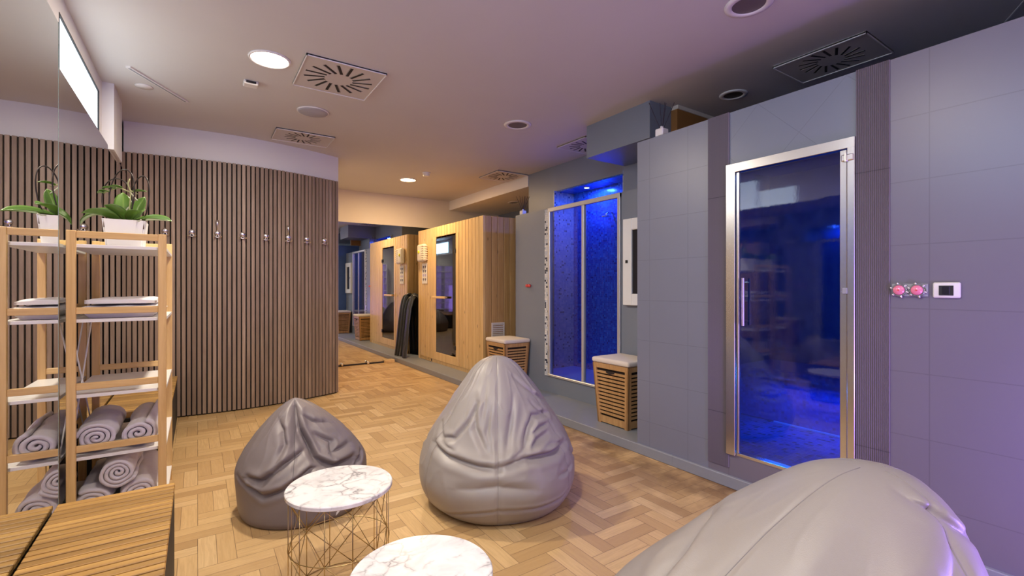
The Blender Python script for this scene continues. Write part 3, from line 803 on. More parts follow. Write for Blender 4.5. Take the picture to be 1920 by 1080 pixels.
# ---- coat hooks along the slats
def hook(x, label, tall=False, z=1.70):
    y = curve_y(x)-(.004 if x < .7 else .009)
    t = thing('coat_hook', label, 'hook', (x, y, z), 'chrome coat hooks along the slat panelling')
    obj('back_plate', MB().lathe([(.003, -.020), (.018, -.018), (.024, -.010), (.026, -.001)], (x, y, z+.008), 24, axis='y'), M['chrome'], t, smooth=True)
    mb = MB()
    for s in (-1, 1):
        mb.tube([(x+s*.006, y-.008, z-.012), (x+s*.014, y-.030, z-.030), (x+s*.026, y-.045, z-.034), (x+s*.030, y-.050, z-.022)], .004, 8)
    mb.box(x-.030, x+.030, y-.012, y-.002, z-.036, z-.028, bev=.002)
    obj('prong', mb, M['chrome'], t, smooth=True, auto=40)
    if tall:
        mb = MB(); mb.tube([(x, y-.008, z+.02), (x-.002, y-.022, z+.05), (x-.003, y-.03, z+.085), (x-.004, y-.03, z+.125)], .004, 8, rad=[.004, .005, .008, .014])
        obj('upper_prong', mb, M['chrome'], t, smooth=True)
hl = [(-.444, 'chrome hook hidden nearest the mirror corner, left of all others', False), (-.244, 'chrome coat hook directly above the right post of the bamboo rack', False), (-.044, 'second chrome coat hook to the right of the bamboo rack', False),
      (.156, 'chrome coat hook with tall upper prong, third right of the bamboo rack', True), (.363, 'chrome coat hook fourth to the right of the bamboo rack', False), (.568, 'chrome coat hook fifth to the right of the rack, mid panelling', False),
      (.775, 'chrome coat hook with tall upper prong near the panelling end', True), (.963, 'second last chrome coat hook before the panelling end', False), (1.155, 'last chrome coat hook at the panelling end', False)]
for hx, lb, tl in hl[1:]: hook(hx, lb, tl)

# ================================================================ SIDE TABLES
def side_table(cx, cy, r, h, label, seed, rot):
    t = thing('side_table', label, 'table', (cx, cy, 0), 'marble-topped wire side tables')
    obj('marble_top', MB().lathe([(r-.004, h-.018), (r, h-.015), (r, h-.003), (r-.003, h)], (cx, cy, 0), 72), marble('marble_%d' % seed, seed*.7), t, smooth=True, auto=30)
    mb = MB(); rw = r-.012; wr = .0017
    z0, zm, z1 = .003, (h-.02)*.5, h-.020
    def circ(z, rr): return [(cx+rr*math.cos(2*PI*k/48), cy+rr*math.sin(2*PI*k/48), z) for k in range(48)]
    for z in (z0, zm, z1): mb.tube(circ(z, rw), wr*1.1, 6, closed=True)
    N = 6
    def pt(a, z, rr=rw): return (cx+rr*math.cos(a), cy+rr*math.sin(a), z)
    for k in range(N):
        a = rot+2*PI*k/N
        mb.tube([pt(a, z0), pt(a, z1)], wr, 6)
        for q in (-1, 1):
            for f in (1.0,):
                b2 = a+q*2*PI/N*f
                for z in (z0, z1):
                    mb.tube([pt(a, zm), pt(b2, z)], wr, 6)
        mb.tube([pt(a+PI/N*.97, z0), pt(a+PI/N*.97, z1)], wr, 6)
    obj('wire_base', mb, M['brass'], t, smooth=True)
def dl(d, l): return (.5573*d+.8303*l, .8303*d-.5573*l)
side_table(*dl(1.853, -.680), .200, .42, 'round marble-topped side table with gold wire base beside the dark bean bag', 3, math.radians(-33.87-90+4))
side_table(*dl(1.365, -.262), .206, .37, 'round marble-topped side table cut by the bottom edge of the photo', 8, math.radians(10))

# ================================================================ BEAN BAGS
def bean_bag(c, prof, view, lean, creases, label, mat, seam_mat, top_pow=1.0, power=2.0, wr=1.0, seams=(0, 72, 144, 216, 288), seed=0, dent=None, tagd=None, ky=1.0, basez=.10, post=None):
    """prof: list of (z, r); view: heading (deg) of theta=0 (towards the camera); creases: polylines in (theta deg, z)"""
    t = thing('bean_bag', label, 'bean bag', (c[0], c[1], 0), 'bean bags on the parquet floor')
    zs = np.array([p[0] for p in prof]); rs = np.array([p[1] for p in prof])
    # arc length parameter
    s_ = np.concatenate([[0], np.cumsum(np.hypot(np.diff(zs), np.diff(rs)))]); s_ /= s_[-1]
    NU, NV = 260, 190
    H = zs[-1]; R = rs.max()
    def smooth_interp(u, xs, ys):
        # average of shifted linear interpolations = rounded profile
        return np.mean([np.interp(np.clip(u+d, 0, 1), xs, ys) for d in np.linspace(-.035, .035, 9)], axis=0)
    u = np.linspace(0, 1, NV); Zp = smooth_interp(u, s_, zs); Rp = smooth_interp(u, s_, rs)
    Zp[0] = 0; Rp[0] = rs[0]; Zp[-1] = H; Rp[-1] = 0; Rp[-2] = min(Rp[-2], .02)
    TH = np.linspace(-PI, PI, NU, endpoint=False)
    def pos(th, j):
        z, r = Zp[j], Rp[j]
        a = math.radians(view)+th
        lx, ly = lean(z/H)
        # superellipse on polygonal panels
        k = 1.0
        return r*k, a, z, lx, ly
    # crease distance fields
    T, ZZ = np.meshgrid(np.degrees(TH), Zp, indexing='ij')
    Rg = np.broadcast_to(Rp, T.shape)
    D = np.zeros_like(T)
    for poly, A, wd, ridge in creases:
        best = np.full(T.shape, 9.0); side = np.zeros(T.shape); wt = np.ones(T.shape)
        n = len(poly)-1
        for i in range(n):
            (t0, z0), (t1, z1) = poly[i], poly[i+1]
            # metric coordinates: theta * local radius
            sc = np.radians(1.0)*np.maximum(Rg, .08)
            ax, ay = (T-t0)*sc, ZZ-z0; bx, by = (t1-t0)*sc, np.full(T.shape, z1-z0)
            h = np.clip((ax*bx+ay*by)/(bx*bx+by*by+1e-9), 0, 1)
            dx, dy = ax-h*bx, ay-h*by; d = np.hypot(dx, dy)
            sg = np.sign(bx*dy-by*dx)
            g = (i+h)/n; taper = np.sin(PI*np.clip(g*.86+.07, 0, 1))**.7
            m = d < best; best = np.where(m, d, best); side = np.where(m, sg, side); wt = np.where(m, taper, wt)
        sd = best*side
        D += wt*A*(-np.exp(-(best/wd)**1.05) + ridge*np.exp(-((sd-1.9*wd)/(1.3*wd))**2) + ridge*.45*np.exp(-((sd+2.0*wd)/(1.4*wd))**2))
    for sdeg in seams:
        dd = np.abs(((T-sdeg+180) % 360)-180)*np.radians(1)*np.maximum(Rg, .05)
        D -= .006*np.exp(-(dd/.010)**2)
    P = []
    for i, th in enumerate(TH):
        row = []
        for j in range(NV):
            r, a, z, lx, ly = pos(th, j)
            tx = math.degrees(th)
            nz = noise.noise(Vector((math.cos(a)*2.3+seed, math.sin(a)*2.3, z*2.6)))*.010*wr
            q = Vector((math.cos(a)*3.0+seed, math.sin(a)*3.0, z*5.5-seed))
            rd = 1-abs(noise.noise(q*1.15))*2.2
            env = min(1, max(0, (z-basez)/.12))*min(1, (H-z)/.08) if H > 0 else 0
            nz += (max(rd, 0)**3)*.004*wr*env
            d = D[i, j]*(min(1, z/.05) if z < .05 else 1)*min(1, (H-z)/.04) + nz*min(1, r/.12)
            if z < .012: d *= .3
            f = 1.0
            if dent:
                for (td, zd, wt_, wz_, am) in dent:
                    e = (((tx-td+180) % 360-180)/wt_)**2+((z-zd)/wz_)**2
                    d -= am*math.exp(-e)
            rr = max(r+d, 0) if r > .001 else 0
            x_ = c[0]+rr*math.cos(a)+lx; y_ = c[1]+rr*math.sin(a)*ky+ly
            p = Vector((x_, y_, z))
            if post: p = post(p, tx, z)
            row.append(p)
        P.append(row)
    mb = MB(); V = mb.grid(P, closeu=True)
    mb.b.faces.new([V[i][0] for i in range(NU)])
    bmesh.ops.remove_doubles(mb.b, verts=mb.b.verts, dist=1e-4)
    obj('cover', mb, mat, t, smooth=True)
    # stitched seams as fine piping lying on the cover
    def surf(tdeg, j):
        i = int(round((math.radians(tdeg)+PI)/(2*PI)*NU)) % NU
        return P[i][j]
    for sdeg in seams:
        pts = [surf(((sdeg+180) % 360)-180, j) for j in range(8, NV-6, 2)]
        obj('seam', MB().tube(pts, .0017, 5), seam_mat, t, smooth=True)
    return t, P, surf, NV, Zp, obj

# light taupe bag by the step
bx, by = dl(2.70, -.082)
prof2 = [(0, .345), (.015, .375), (.06, .415), (.13, .438), (.21, .440), (.29, .425), (.37, .392), (.45, .340), (.53, .283), (.61, .230), (.67, .182), (.725, .140), (.765, .100), (.79, .055), (.798, 0)]
vw = math.degrees(math.atan2(-by, -bx))
def lean2(f): return (.02*f, .015*f+.03*f*f)
cr2 = [([(-62, .36), (-40, .33), (-15, .305), (0, .30)], 0.032, 0.016, .55),
       ([(2, .305), (20, .335), (45, .33), (66, .35)], 0.036, 0.016, .6),
       ([(-70, .45), (-52, .40), (-40, .41), (-30, .50), (-25, .58)], 0.021, 0.011, .5),
       ([(62, .50), (40, .51), (30, .46), (22, .38), (12, .345)], 0.027, 0.012, .7),
       ([(48, .42), (34, .40), (18, .345)], 0.019, 0.011, .5),
       ([(-30, .60), (-22, .46), (-8, .36)], 0.017, 0.014, .5),
       ([(22, .62), (14, .50), (6, .36)], 0.015, 0.014, .5),
       ([(35, .70), (60, .60), (85, .55)], 0.017, 0.011, .6),
       ([(-26, .205), (0, .225), (24, .20)], 0.015, 0.019, .4),
       ([(-50, .02), (-20, .085), (0, .112)], 0.011, 0.008, .3),
       ([(0, .112), (25, .100), (52, .10), (60, .12)], 0.014, 0.009, .4),
       ([(30, .0), (36, .035)], 0.008, 0.005, .2),
       ([(70, .30), (85, .24), (100, .23)], 0.013, 0.011, .4),
       ([(-85, .34), (-100, .30)], 0.013, 0.011, .4),
       ([(-58, .40), (-44, .375), (-34, .36)], .014, .008, .5), ([(-20, .70), (-16, .58), (-17, .48)], .008, .012, .4),
       ([(52, .46), (40, .455), (30, .43)], .016, .008, .6), ([(64, .36), (48, .375), (38, .37)], .014, .009, .5),
       ([(-8, .60), (-10, .45), (-4, .34)], .010, .010, .4), ([(66, .24), (56, .22), (46, .225)], .010, .010, .4),
       ([(44, .58), (52, .52), (66, .50)], .012, .009, .5)]
bean_bag((bx, by), prof2, vw, lean2, cr2, 'large light taupe bean bag standing in the middle of the floor', M['bag_light'], M['seam'], seams=(0, 60, 120, 180, 240, 300), seed=1.3,
         dent=[(0, .42, 42, .10, .035), (0, .16, 60, .07, -.012)])

# small dark bag beside the marble table
b1x, b1y = dl(2.61, -1.155)
prof1 = [(0, .300), (.01, .322), (.05, .328), (.12, .332), (.19, .336), (.235, .333), (.28, .312), (.34, .272), (.41, .215), (.47, .155), (.52, .098), (.555, .045), (.57, 0)]
vw1 = math.degrees(math.atan2(-b1y, -b1x))
def lean1(f): return (-.055*f*f+.02*f, .03*f*f+.06*f)
cr1 = [([(-4, .55), (0, .44), (10, .36), (14, .30), (30, .255), (55, .262)], 0.065, 0.016, .45),
       ([(-10, .52), (-5, .42), (5, .345)], 0.026, 0.013, .5),
       ([(-52, .24), (-35, .235), (-18, .30), (4, .345)], 0.034, 0.014, .6),
       ([(-48, .20), (-34, .165), (-14, .20), (6, .26)], 0.026, 0.013, .6),
       ([(-14, .215), (8, .27), (26, .262)], 0.021, 0.011, .5),
       ([(24, .40), (40, .36), (34, .31), (60, .33)], 0.026, 0.013, .5),
       ([(12, .50), (30, .46), (55, .44)], 0.021, 0.013, .5),
       ([(-40, .48), (-26, .44), (-20, .38), (-26, .30)], 0.023, 0.013, .6),
       ([(72, .27), (56, .235), (48, .215)], 0.021, 0.009, .5),
       ([(-70, .23), (-50, .20), (-30, .19)], 0.013, 0.011, .4)]
t1, P1, surf1, NV1, Z1, _ = bean_bag((b1x, b1y), prof1, vw1, lean1, cr1, 'small dark grey bean bag crumpled behind the marble side table', M['bag_dark'], M['seam_dark'], seams=(-8, 90, 180, 270), seed=4.1, basez=.2,
         dent=[(12, .36, 26, .11, .062)], wr=.9)
def on1(td, z):
    j = int(np.argmin(np.abs(Z1-z))); p = surf1(td, j).copy(); out = Vector((p.x-b1x, p.y-b1y, 0)).normalized(); return p+out*.003
mb = MB(); A = [on1(27, z) for z in (.022, .045, .07, .095)]; Bq = [p+Vector((.83, -.557, 0))*.012 for p in A]
A[0] += Vector((-.012, .008, 0)); Bq[0] += Vector((-.012, .008, 0)); mb.grid([A, Bq])
o = obj('fabric_tag', mb, M['shelf_white'], t1); o['label'] = 'white fabric tag'; o.modifiers.new('th', 'SOLIDIFY').thickness = .0015

# near bag, bottom right
b3x, b3y = dl(1.22, .605)
prof3 = [(0, .40), (.02, .44), (.08, .475), (.17, .485), (.26, .462), (.34, .420), (.42, .365), (.50, .312), (.57, .262), (.625, .212), (.67, .165), (.70, .115), (.715, .06), (.72, 0)]
vw3 = math.degrees(math.atan2(-b3y, -b3x))
RV = Vector((.8303, -.5573, 0)); FV = Vector((.5573, .8303, 0))
def lean3(f):
    k = f**1.1; v = RV*(.36*k)+FV*(.04*k); return (v.x, v.y)
cr3 = [([(-98, .50), (-80, .43), (-66, .30), (-60, .12)], .055, .030, .6),
       ([(50, .62), (30, .50), (5, .40), (-12, .28)], .020, .030, .8),
       ([(56, .50), (36, .36), (20, .24)], .022, .030, .7),
       ([(90, .60), (72, .48), (60, .36)], .012, .024, .6),
       ([(20, .70), (50, .665), (80, .60)], .022, .009, .4)]
bean_bag((b3x, b3y), prof3, vw3, lean3, cr3, 'large light taupe bean bag slumped against the bottom right corner of the photo', M['bag_light'], M['seam'], seams=(-150, -48, 50, 120), seed=9.2, wr=.6, dent=[(-78, .12, 12, .30, .05), (-110, .2, 16, .2, -.03)])

# ================================================================ SAUNA AND THINGS NEAR IT
SX, SY0, SY1, SZ0, SZ1 = 2.93, 5.0, 7.04, .07, 2.085
sa = thing('sauna_cabin', 'pine board sauna cabin with a smoked glass door', 'sauna', (3.4, 6.0, .07))
GY0, GY1, GZ0, GZ1 = 5.74, 6.39, .235, 1.915
mb = MB(); bw = .09
y = SY0+.02
while y < SY1-.02:
    y1 = min(y+bw, SY1-.02)
    if y1 <= GY0-.03 or y >= GY1+.03:
        mb.box(SX, SX+.02, y+.0036, y1-.0036, SZ0+.05, SZ1-.0, bev=.003)
    else:
        mb.box(SX, SX+.02, y+.0036, y1-.0036, GZ1+.02, SZ1, bev=.003)
    y = y1
obj('front_boards', mb, M['pine_v'], sa)
mb = MB()
for (a, b2, c_, d_) in ((GY0-.085, GY0, SZ0+.05, GZ1+.02), (GY1, GY1+.085, SZ0+.05, GZ1+.02), (GY0, GY1, SZ0+.05, GZ0)):
    mb.box(SX-.004, SX+.02, a, b2, c_, d_, bev=.003)
obj('door_frame', mb, M['pine'], sa)
mb = MB(); mb.box(SX-.004, SX+.03, SY0, SY0+.022, SZ0, SZ1, bev=.002); mb.box(SX-.004, SX+.03, SY1-.022, SY1, SZ0, SZ1, bev=.002); mb.box(SX+.01, SX+.03, SY0, SY1, SZ0, SZ0+.05)
obj('corner_trim', mb, M['pine'], sa)
mb = MB(); xx = SX+.03
while xx < 4.15:
    mb.box(xx+.003, min(xx+bw, 4.15)-.003, SY0, SY0+.02, SZ0, SZ1, bev=.003); xx += bw
obj('side_boards', mb, M['pine_side'], sa)
mb = MB(); xx = SX+.03
while xx < 4.15:
    mb.box(xx+.003, min(xx+bw, 4.15)-.003, SY1-.02, SY1, SZ0, SZ1, bev=.003); xx += bw
obj('side_boards', mb, M['pine_side'], sa)
mb = MB(); mb.box(SX+.021, 4.15, SY0+.021, SY1-.021, SZ1-.03, SZ1-.005); mb.box(4.10, 4.15, SY0+.021, SY1-.021, SZ0, SZ1-.031); mb.box(SX+.035, 4.10, SY0+.021, SY1-.021, SZ0+.0, SZ0+.05)
obj('cabin_shell', mb, M['pine_side'], sa)
mb = MB(); mb.box(3.55, 4.09, SY0+.03, SY1-.03, .5, .53); mb.box(3.15, 3.54, SY0+.03, SY0+.6, .5, .53)
obj('inner_bench', mb, M['pine_side'], sa)
gd = obj('glass_door', B(SX+.003, SX+.011, GY0+.004, GY1-.004, GZ0+.004, GZ1-.004), M['glass_brown'], sa)
for z in (1.69, .36):
    obj('hinge', B(SX-.012, SX+.003, GY0-.01, GY0+.035, z-.03, z+.03, bev=.003), M['black'], gd)
mb = MB(); mb.box(SX-.055, SX-.030, 5.99, 6.42, 1.030, 1.062, bev=.006, seg=2)
for yy in (6.03, 6.36): mb.box(SX-.031, SX+.002, yy-.012, yy+.012, 1.036, 1.056)
obj('handle', mb, M['pine'], gd)
mb = MB(); mb.box(SX+.004, SX+.012, 6.55, 6.95, .078, .112); obj('bottom_grille', mb, M['slot'], sa)
mb = MB()
for k in range(9): mb.box(SX-.002, SX+.004, 6.57+k*.042, 6.59+k*.042, .08, .11)
mb.box(SX-.002, SX+.0035, 6.56, 6.94, .076, .081); mb.box(SX-.002, SX+.0035, 6.56, 6.94, .109, .114); obj('grille_bars', mb, M['pine'], sa)

t = thing('sauna_controller', 'cream ribbed sauna control box with a yellow lens by the glass door', 'control box', (SX, 6.80, 1.72))
mb = MB(); mb.box(SX-.075, SX-.005, 6.68, 6.94, 1.59, 1.86, bev=.03, seg=4); obj('housing', mb, M['cream_plastic'], t, smooth=True, auto=40)
mb = MB()
for k in range(7): mb.box(SX-.082, SX-.074, 6.655+.02, 6.76, 1.615+k*.034, 1.630+k*.034, bev=.003)
for k in range(7): mb.box(SX-.06, SX-.01, 6.672, 6.681, 1.615+k*.034, 1.630+k*.034)
obj('ribs', mb, M['cream_plastic'], t)
obj('yellow_lens', MB().lathe([(.001, -.088), (.022, -.086), (.030, -.074)], (SX, 6.86, 1.74), 24, axis='x'), plain('yellow_lens', (.85, .80, .02), .3), t, smooth=True)
t = thing('instruction_sheet', 'small instruction sheet with icons below the sauna control box', 'notice', (SX, 6.80, 1.40))
obj('sheet', B(SX-.0075, SX-.005, 6.69, 6.89, 1.25, 1.56), M['paper'], t)
mb = MB(); mb2 = MB()
for k, z in enumerate((1.51, 1.445, 1.38, 1.315)):
    for q in range(2):
        yy = 6.83-q*.075
        tgt = MB()
        tgt.box(SX-.0085, SX-.0074, yy-.022, yy+.022, z-.012, z+.016); tgt.box(SX-.0085, SX-.0074, yy-.008, yy+.012, z-.026, z-.012)
        obj('icon', tgt, M['paper_violet' if k == 2 else 'paper_ink'], t)
t = thing('wall_grille', 'small white louvred vent on the sauna side above the hamper', 'air vent', (3.14, SY0, .66))
mb = MB()
for (a, b2, c_, d_) in ((3.045, 3.235, .735, .75), (3.045, 3.235, .57, .585), (3.045, 3.06, .585, .735), (3.22, 3.235, .585, .735)): mb.box(a, b2, SY0-.012, SY0-.001, c_, d_)
obj('frame', mb, M['plastic'], t)
mb = MB()
for k in range(6): mb.box(3.06, 3.22, -.004, .004, -.008, .008, mat=Matrix.Translation((0, SY0-.008, .598+k*.025)) @ Matrix.Rotation(.5, 4, 'X'))
obj('louvres', mb, M['plastic'], t)

# folded black mats hanging over in the gap by the far mirror
def arch_mat(y0, y1, xa, xb, top, label, shift):
    out = [(xa-.03, .073), (xa+.0, .30), (xa+.03, .60), (xa+.06, top-.22)]
    xm, hw = (xa+.08+xb)/2, (xb-xa-.08)/2
    out += [(xm-hw*math.cos(PI*i/12), top-.17+.17*math.sin(PI*i/12)) for i in range(1, 12)]
    out += [(xb, top-.22), (xb-.01, .6), (xb, .30), (xb+.005, .073)]
    mb = MB(); n = 10; ym = (y0+y1)/2; cx_ = (xa+xb)/2; P = []
    for k in range(n+1):
        a = -PI/2+PI*k/n; ins = .03*(1-math.cos(a)); yy = ym+(y1-y0)/2*math.sin(a)
        row = []
        for q, (px_, pz_) in enumerate(out):
            d = .012*noise.noise(Vector((pz_*3, yy*20, shift*40+q*.35)))
            x_ = px_+(ins if px_ < cx_ else -ins)+d; z_ = pz_-(ins if pz_ > top-.2 else 0)
            row.append(Vector((x_, yy, max(z_, .072))))
        P.append(row)
    mb.grid(P); mb.b.verts.ensure_lookup_table(); bmesh.ops.holes_fill(mb.b, edges=mb.b.edges)
    o = obj('folded_mat', mb, M['vinyl'], smooth=True, auto=60, loc=(xa, (y0+y1)/2, .07))
    tag(o, label, 'mat', 'folded black mats beside the sauna')
M['vinyl'] = plain('black_vinyl', (.028, .032, .034), .35, bump=.3, bscale=30)
arch_mat(7.045, 7.125, 2.72, 3.0, 1.08, 'black folded mat lying against the sauna end wall, nearest the glass door', .02)
arch_mat(7.127, 7.197, 2.73, 3.02, 1.10, 'black folded mat in the middle of the three beside the sauna', -.03)
arch_mat(7.199, 7.262, 2.75, 3.05, 1.05, 'black folded mat closest to the far mirror', -.05)
tag(obj('wooden_block', B(2.44, 2.60, YF-.09, YF-.034, .0, .045, bev=.004), M['pine'], loc=(2.5, 7.25, 0)), 'small wooden block on the floor at the foot of the far mirror', 'wooden block')
for k, (sx, sy, lb) in enumerate(((2.18, 7.22, 'small brass ball stud at the mirror foot, nearest the sauna'), (1.80, 7.25, 'small brass ball stud at the mirror foot, nearest the slat panelling'))):
    o = tag(obj('ball_stud', MB().lathe([(.004, 0), (.006, .01), (.016, .018), (.020, .034), (.014, .048), (.002, .052)], (sx, sy, 0), 16), M['chrome'], smooth=True, loc=(sx, sy, 0)), lb, 'stud', 'ball studs at the mirror foot')

# ---- hampers
def hamper(x0, x1, y0, y1, label, z=.07, h=.50):
    cx, cy = (x0+x1)/2, (y0+y1)/2
    t = thing('laundry_hamper', label, 'laundry hamper', (cx, cy, z), 'slatted laundry hampers on the grey step')
    tx, ty_ = (x1-x0)/2, (y1-y0)/2; bx_, by_ = tx*.82, ty_*.84
    def C(sx, sy, f, ins=0.0):   # corner at height fraction f
        return Vector((cx+sx*((bx_+(tx-bx_)*f)-ins), cy+sy*((by_+(ty_-by_)*f)-ins), z+h*f))
    for sx in (-1, 1):
        for sy in (-1, 1):
            mb = MB(); wd = .036; th_ = .014
            for (ax, w1, w2) in (('x', wd, th_), ('y', th_, wd)):
                bot = [C(sx, sy, 0), C(sx, sy, 0)-Vector((sx*w1, 0, 0)), C(sx, sy, 0)-Vector((sx*w1, sy*w2, 0)), C(sx, sy, 0)-Vector((0, sy*w2, 0))]
                top = [C(sx, sy, 1), C(sx, sy, 1)-Vector((sx*w1, 0, 0)), C(sx, sy, 1)-Vector((sx*w1, sy*w2, 0)), C(sx, sy, 1)-Vector((0, sy*w2, 0))]
                mb.hexa(bot, top)
            obj('corner_post', mb, M['hamper'], t)
    def side(axis, s, rails):
        mb = MB()
        for (f0, f1) in rails:
            pts = []
            for f in (f0, f1):
                if axis == 'y': a, b2 = C(-1, s, f, .001), C(1, s, f, .001); nrm = Vector((0, -s, 0))
                else: a, b2 = C(s, -1, f, .001), C(s, 1, f, .001); nrm = Vector((-s, 0, 0))
                dd = (b2-a).normalized()*.034
                a, b2 = a+dd, b2-dd
                pts.append([a, b2, b2+nrm*.010, a+nrm*.010])
            mb.hexa(pts[0], pts[1])
        return mb
    rails = [(0.02, .13), (.92, 1.0)]; n = 12; sl = [(.165+i*(.735/n), .165+i*(.735/n)+.735/n*.60) for i in range(n)]
    for axis in 'xy':
        for s in (-1, 1):
            for rl in rails: obj('side_rail', side(axis, s, [rl]), M['hamper'], t)
            obj('side_slats', side(axis, s, sl), M['hamper'], t)
    mb = MB(); mb.hexa([C(-1, -1, .03, .02), C(1, -1, .03, .02), C(1, 1, .03, .02), C(-1, 1, .03, .02)], [C(-1, -1, .99, .02), C(1, -1, .99, .02), C(1, 1, .99, .02), C(-1, 1, .99, .02)])
    obj('liner', mb, M['liner'], t)
    lid = MB(); lid.box(x0-.008, x1+.008, y0-.008, y1+.008, z+h+.001, z+h+.045, bev=.018, seg=4)
    for v in lid.b.verts:
        if v.co.z > z+h+.03:
            e = max(0, 1-((v.co.x-cx)/tx)**2)*max(0, 1-((v.co.y-cy)/ty_)**2); v.co.z += .02*e
    obj('cushion_lid', lid, M['cushion'], t, smooth=True, auto=50)
    mb = MB()
    pts = [C(-1, 0, .86) + Vector((-.001, yy, 0)) for yy in np.linspace(-.045, .045, 7)]
    for i, p in enumerate(pts): p.x = C(-1, 1, .86).x-.0012; p.z -= .010*math.cos((i-3)/3*PI/2)
    top = [p+Vector((0, 0, .012+.010*math.cos((i-3)/3*PI/2))) for i, p in enumerate(pts)]
    ring = pts+top[::-1]; vs = [mb.b.verts.new(p) for p in ring]; mb.b.faces.new(vs)
    ex = bmesh.ops.extrude_face_region(mb.b, geom=mb.b.faces[:]); bmesh.ops.translate(mb.b, verts=[g for g in ex['geom'] if isinstance(g, bmesh.types.BMVert)], vec=(.008, 0, 0))
    obj('grip_hole', mb, M['liner'], t)
    return t
hamper(2.765, 3.10, 2.505, 2.90, 'slatted wooden laundry hamper with cream lid beside the tiled pillar and shower')
hamper(2.785, 3.12, 4.29, 4.69, 'slatted wooden laundry hamper with cream lid standing beside the sauna')

# ================================================================ SHOWER AND WALL FITTINGS
sd = thing('shower_screen', 'glass sliding shower screen with white metal frame in front of blue mosaic', 'shower screen', (3.14, 3.45, .243))
FY0, FY1, FZ0, FZ1 = 2.93, 3.965, .245, 2.04
mb = MB(); mb.box(3.122, 3.162, FY0, FY0+.032, FZ0, FZ1, bev=.003); mb.box(3.122, 3.162, FY1-.034, FY1, FZ0, FZ1, bev=.003)
mb.box(3.120, 3.165, FY0, FY1, FZ1-.040, FZ1+.002, bev=.003); mb.box(3.120, 3.165, FY0, FY1, FZ0, FZ0+.022, bev=.003)
obj('screen_frame', mb, M['alu_white'], sd)
obj('middle_post', B(3.126, 3.160, 3.405, 3.437, FZ0+.023, FZ1-.041, bev=.002), M['alu_white'], sd)
obj('glass_pane', B(3.148, 3.153, FY0+.033, 3.405, FZ0+.023, FZ1-.041), M['glass_clear'], sd)
obj('glass_pane', B(3.138, 3.143, 3.437, FY1-.035, FZ0+.023, FZ1-.041), M['glass_clear'], sd)
t = thing('wall_shower', 'small chrome shower head on the blue mosaic wall', 'shower head', (3.87, 3.74, 1.98))
obj('arm', MB().tube([(3.868, 3.74, 2.03), (3.80, 3.74, 2.03), (3.77, 3.74, 2.0)], .009, 10), M['chrome'], t, smooth=True)
obj('rose', MB().lathe([(.012, 2.0), (.05, 1.985), (.052, 1.975), (.001, 1.973)], (3.77, 3.74, 0), 24), M['chrome'], t, smooth=True, auto=40)

t = thing('wall_cabinet', 'white framed wall cabinet with dark glass front between shower and pillar', 'cabinet', (3.14, 2.66, 1.41))
cy0, cy1, cz0, cz1 = 2.40, 2.87, 1.04, 1.79
mb = MB(); mb.box(3.095, 3.139, cy1-.10, cy1, cz0, cz1, bev=.004); mb.box(3.095, 3.139, cy0, cy0+.10, cz0, cz1, bev=.004)
mb.box(3.095, 3.139, cy0+.10, cy1-.10, cz1-.10, cz1, bev=.004); mb.box(3.095, 3.139, cy0+.10, cy1-.10, cz0, cz0+.10, bev=.004)
obj('cabinet_frame', mb, M['shelf_white'], t); obj('dark_panel', B(3.11, 3.138, cy0+.10, cy1-.10, cz0+.10, cz1-.10), M['black_gloss'], t)
obj('latch', B(3.088, 3.095, cy1-.06, cy1-.035, 1.405, 1.432, bev=.002), M['black'], t)

t = thing('red_wall_valve', 'tiny red double valve on the grey wall beside the shower', 'valve', (3.14, 4.32, 1.21))
for yy in (4.345, 4.30):
    obj('knob', MB().lathe([(.001, -.03), (.016, -.028), (.018, -.01), (.010, 0)], (3.139, yy, 1.212), 16, axis='x'), M['red'], t, smooth=True)
obj('bar', B(3.118, 3.128, 4.30, 4.345, 1.207, 1.217), M['red'], t)

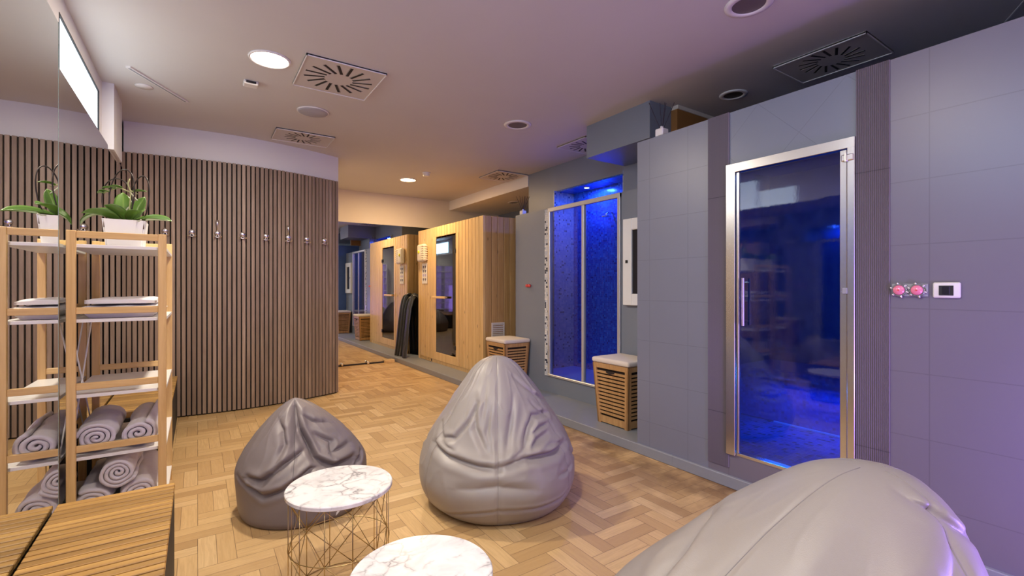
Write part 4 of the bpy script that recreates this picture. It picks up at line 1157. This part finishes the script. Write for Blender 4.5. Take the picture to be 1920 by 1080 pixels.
t = thing('mixer_valves', 'dark plate with two pink-centred chrome valves on the tiled wall', 'valve', (XB, .75, 1.185))
obj('plate', B(XB-.006, XB-.0005, .684, .812, 1.157, 1.213, bev=.001), M['grey_plastic'], t)
for yy in (.783, .719):
    k = obj('valve', MB().lathe([(.030, -.006), (.030, -.012), (.026, -.020), (.023, -.020)], (XB, yy, 1.185), 32, axis='x', cap=False), M['chrome'], t, smooth=True, auto=35)
    obj('valve_cap', MB().lathe([(.0235, -.016), (.020, -.024), (.001, -.027)], (XB, yy, 1.185), 28, axis='x'), M['pink'], k, smooth=True)
    obj('indicator', MB().lathe([(.004, -.026), (.003, -.030), (.001, -.030)], (XB, yy, 1.185), 12, axis='x'), M['red'], k)
    mb = MB()
    for q in range(6):
        a = q*PI/3+.3; mb.lathe([(.005, -.007), (.005, -.016), (.001, -.018)], (XB, yy+.031*math.cos(a), 1.185+.031*math.sin(a)), 10, axis='x')
    obj('studs', mb, M['chrome'], k, smooth=True)
t = thing('light_switch', 'white rounded switch plate with a black square button on the tiled wall', 'switch', (XB, .624, 1.185))
obj('plate', B(XB-.012, XB-.0005, .578, .668, 1.152, 1.219, bev=.007, seg=3), M['plastic'], t, smooth=True, auto=40)
obj('switch_surround', B(XB-.0135, XB-.011, .600, .647, 1.163, 1.205), M['black'], t); obj('button', B(XB-.0155, XB-.0134, .612, .636, 1.167, 1.201, bev=.001), M['black_gloss'], t)

def diffuser(x, y, z, label, s=1.0, n=5, hh=.20):
    t = thing('reed_diffuser', label, 'reed diffuser', (x, y, z), 'reed diffusers on the wall tops')
    mb = MB(); w_ = .033*s; mb.box(x-w_, x+w_, y-w_, y+w_, z, z+.055*s, bev=.006); mb.lathe([(.012*s, .055*s), (.012*s, .072*s)], (x, y, z), 16); obj('bottle', mb, M['bottle'], t)
    dirs = [(-.42, .02), (-.05, .03), (.10, -.02), (.16, .05), (.42, 0), (-.2, -.1), (.28, .1)][:n]
    for a, b2 in dirs:
        v = RV*a*hh+FV*b2*hh; obj('reed', MB().tube([(x, y, z+.03), (x+v.x, y+v.y, z+.03+hh)], .0022, 6), M['reed'], t)
diffuser(2.688, 2.13, TOP, 'reed diffuser on top of the tiled pillar below the ceiling', 1.0, 5, .21)
diffuser(3.176, 4.50, 2.045, 'reed diffuser on the low grey partition beside the sauna', .9, 7, .19)
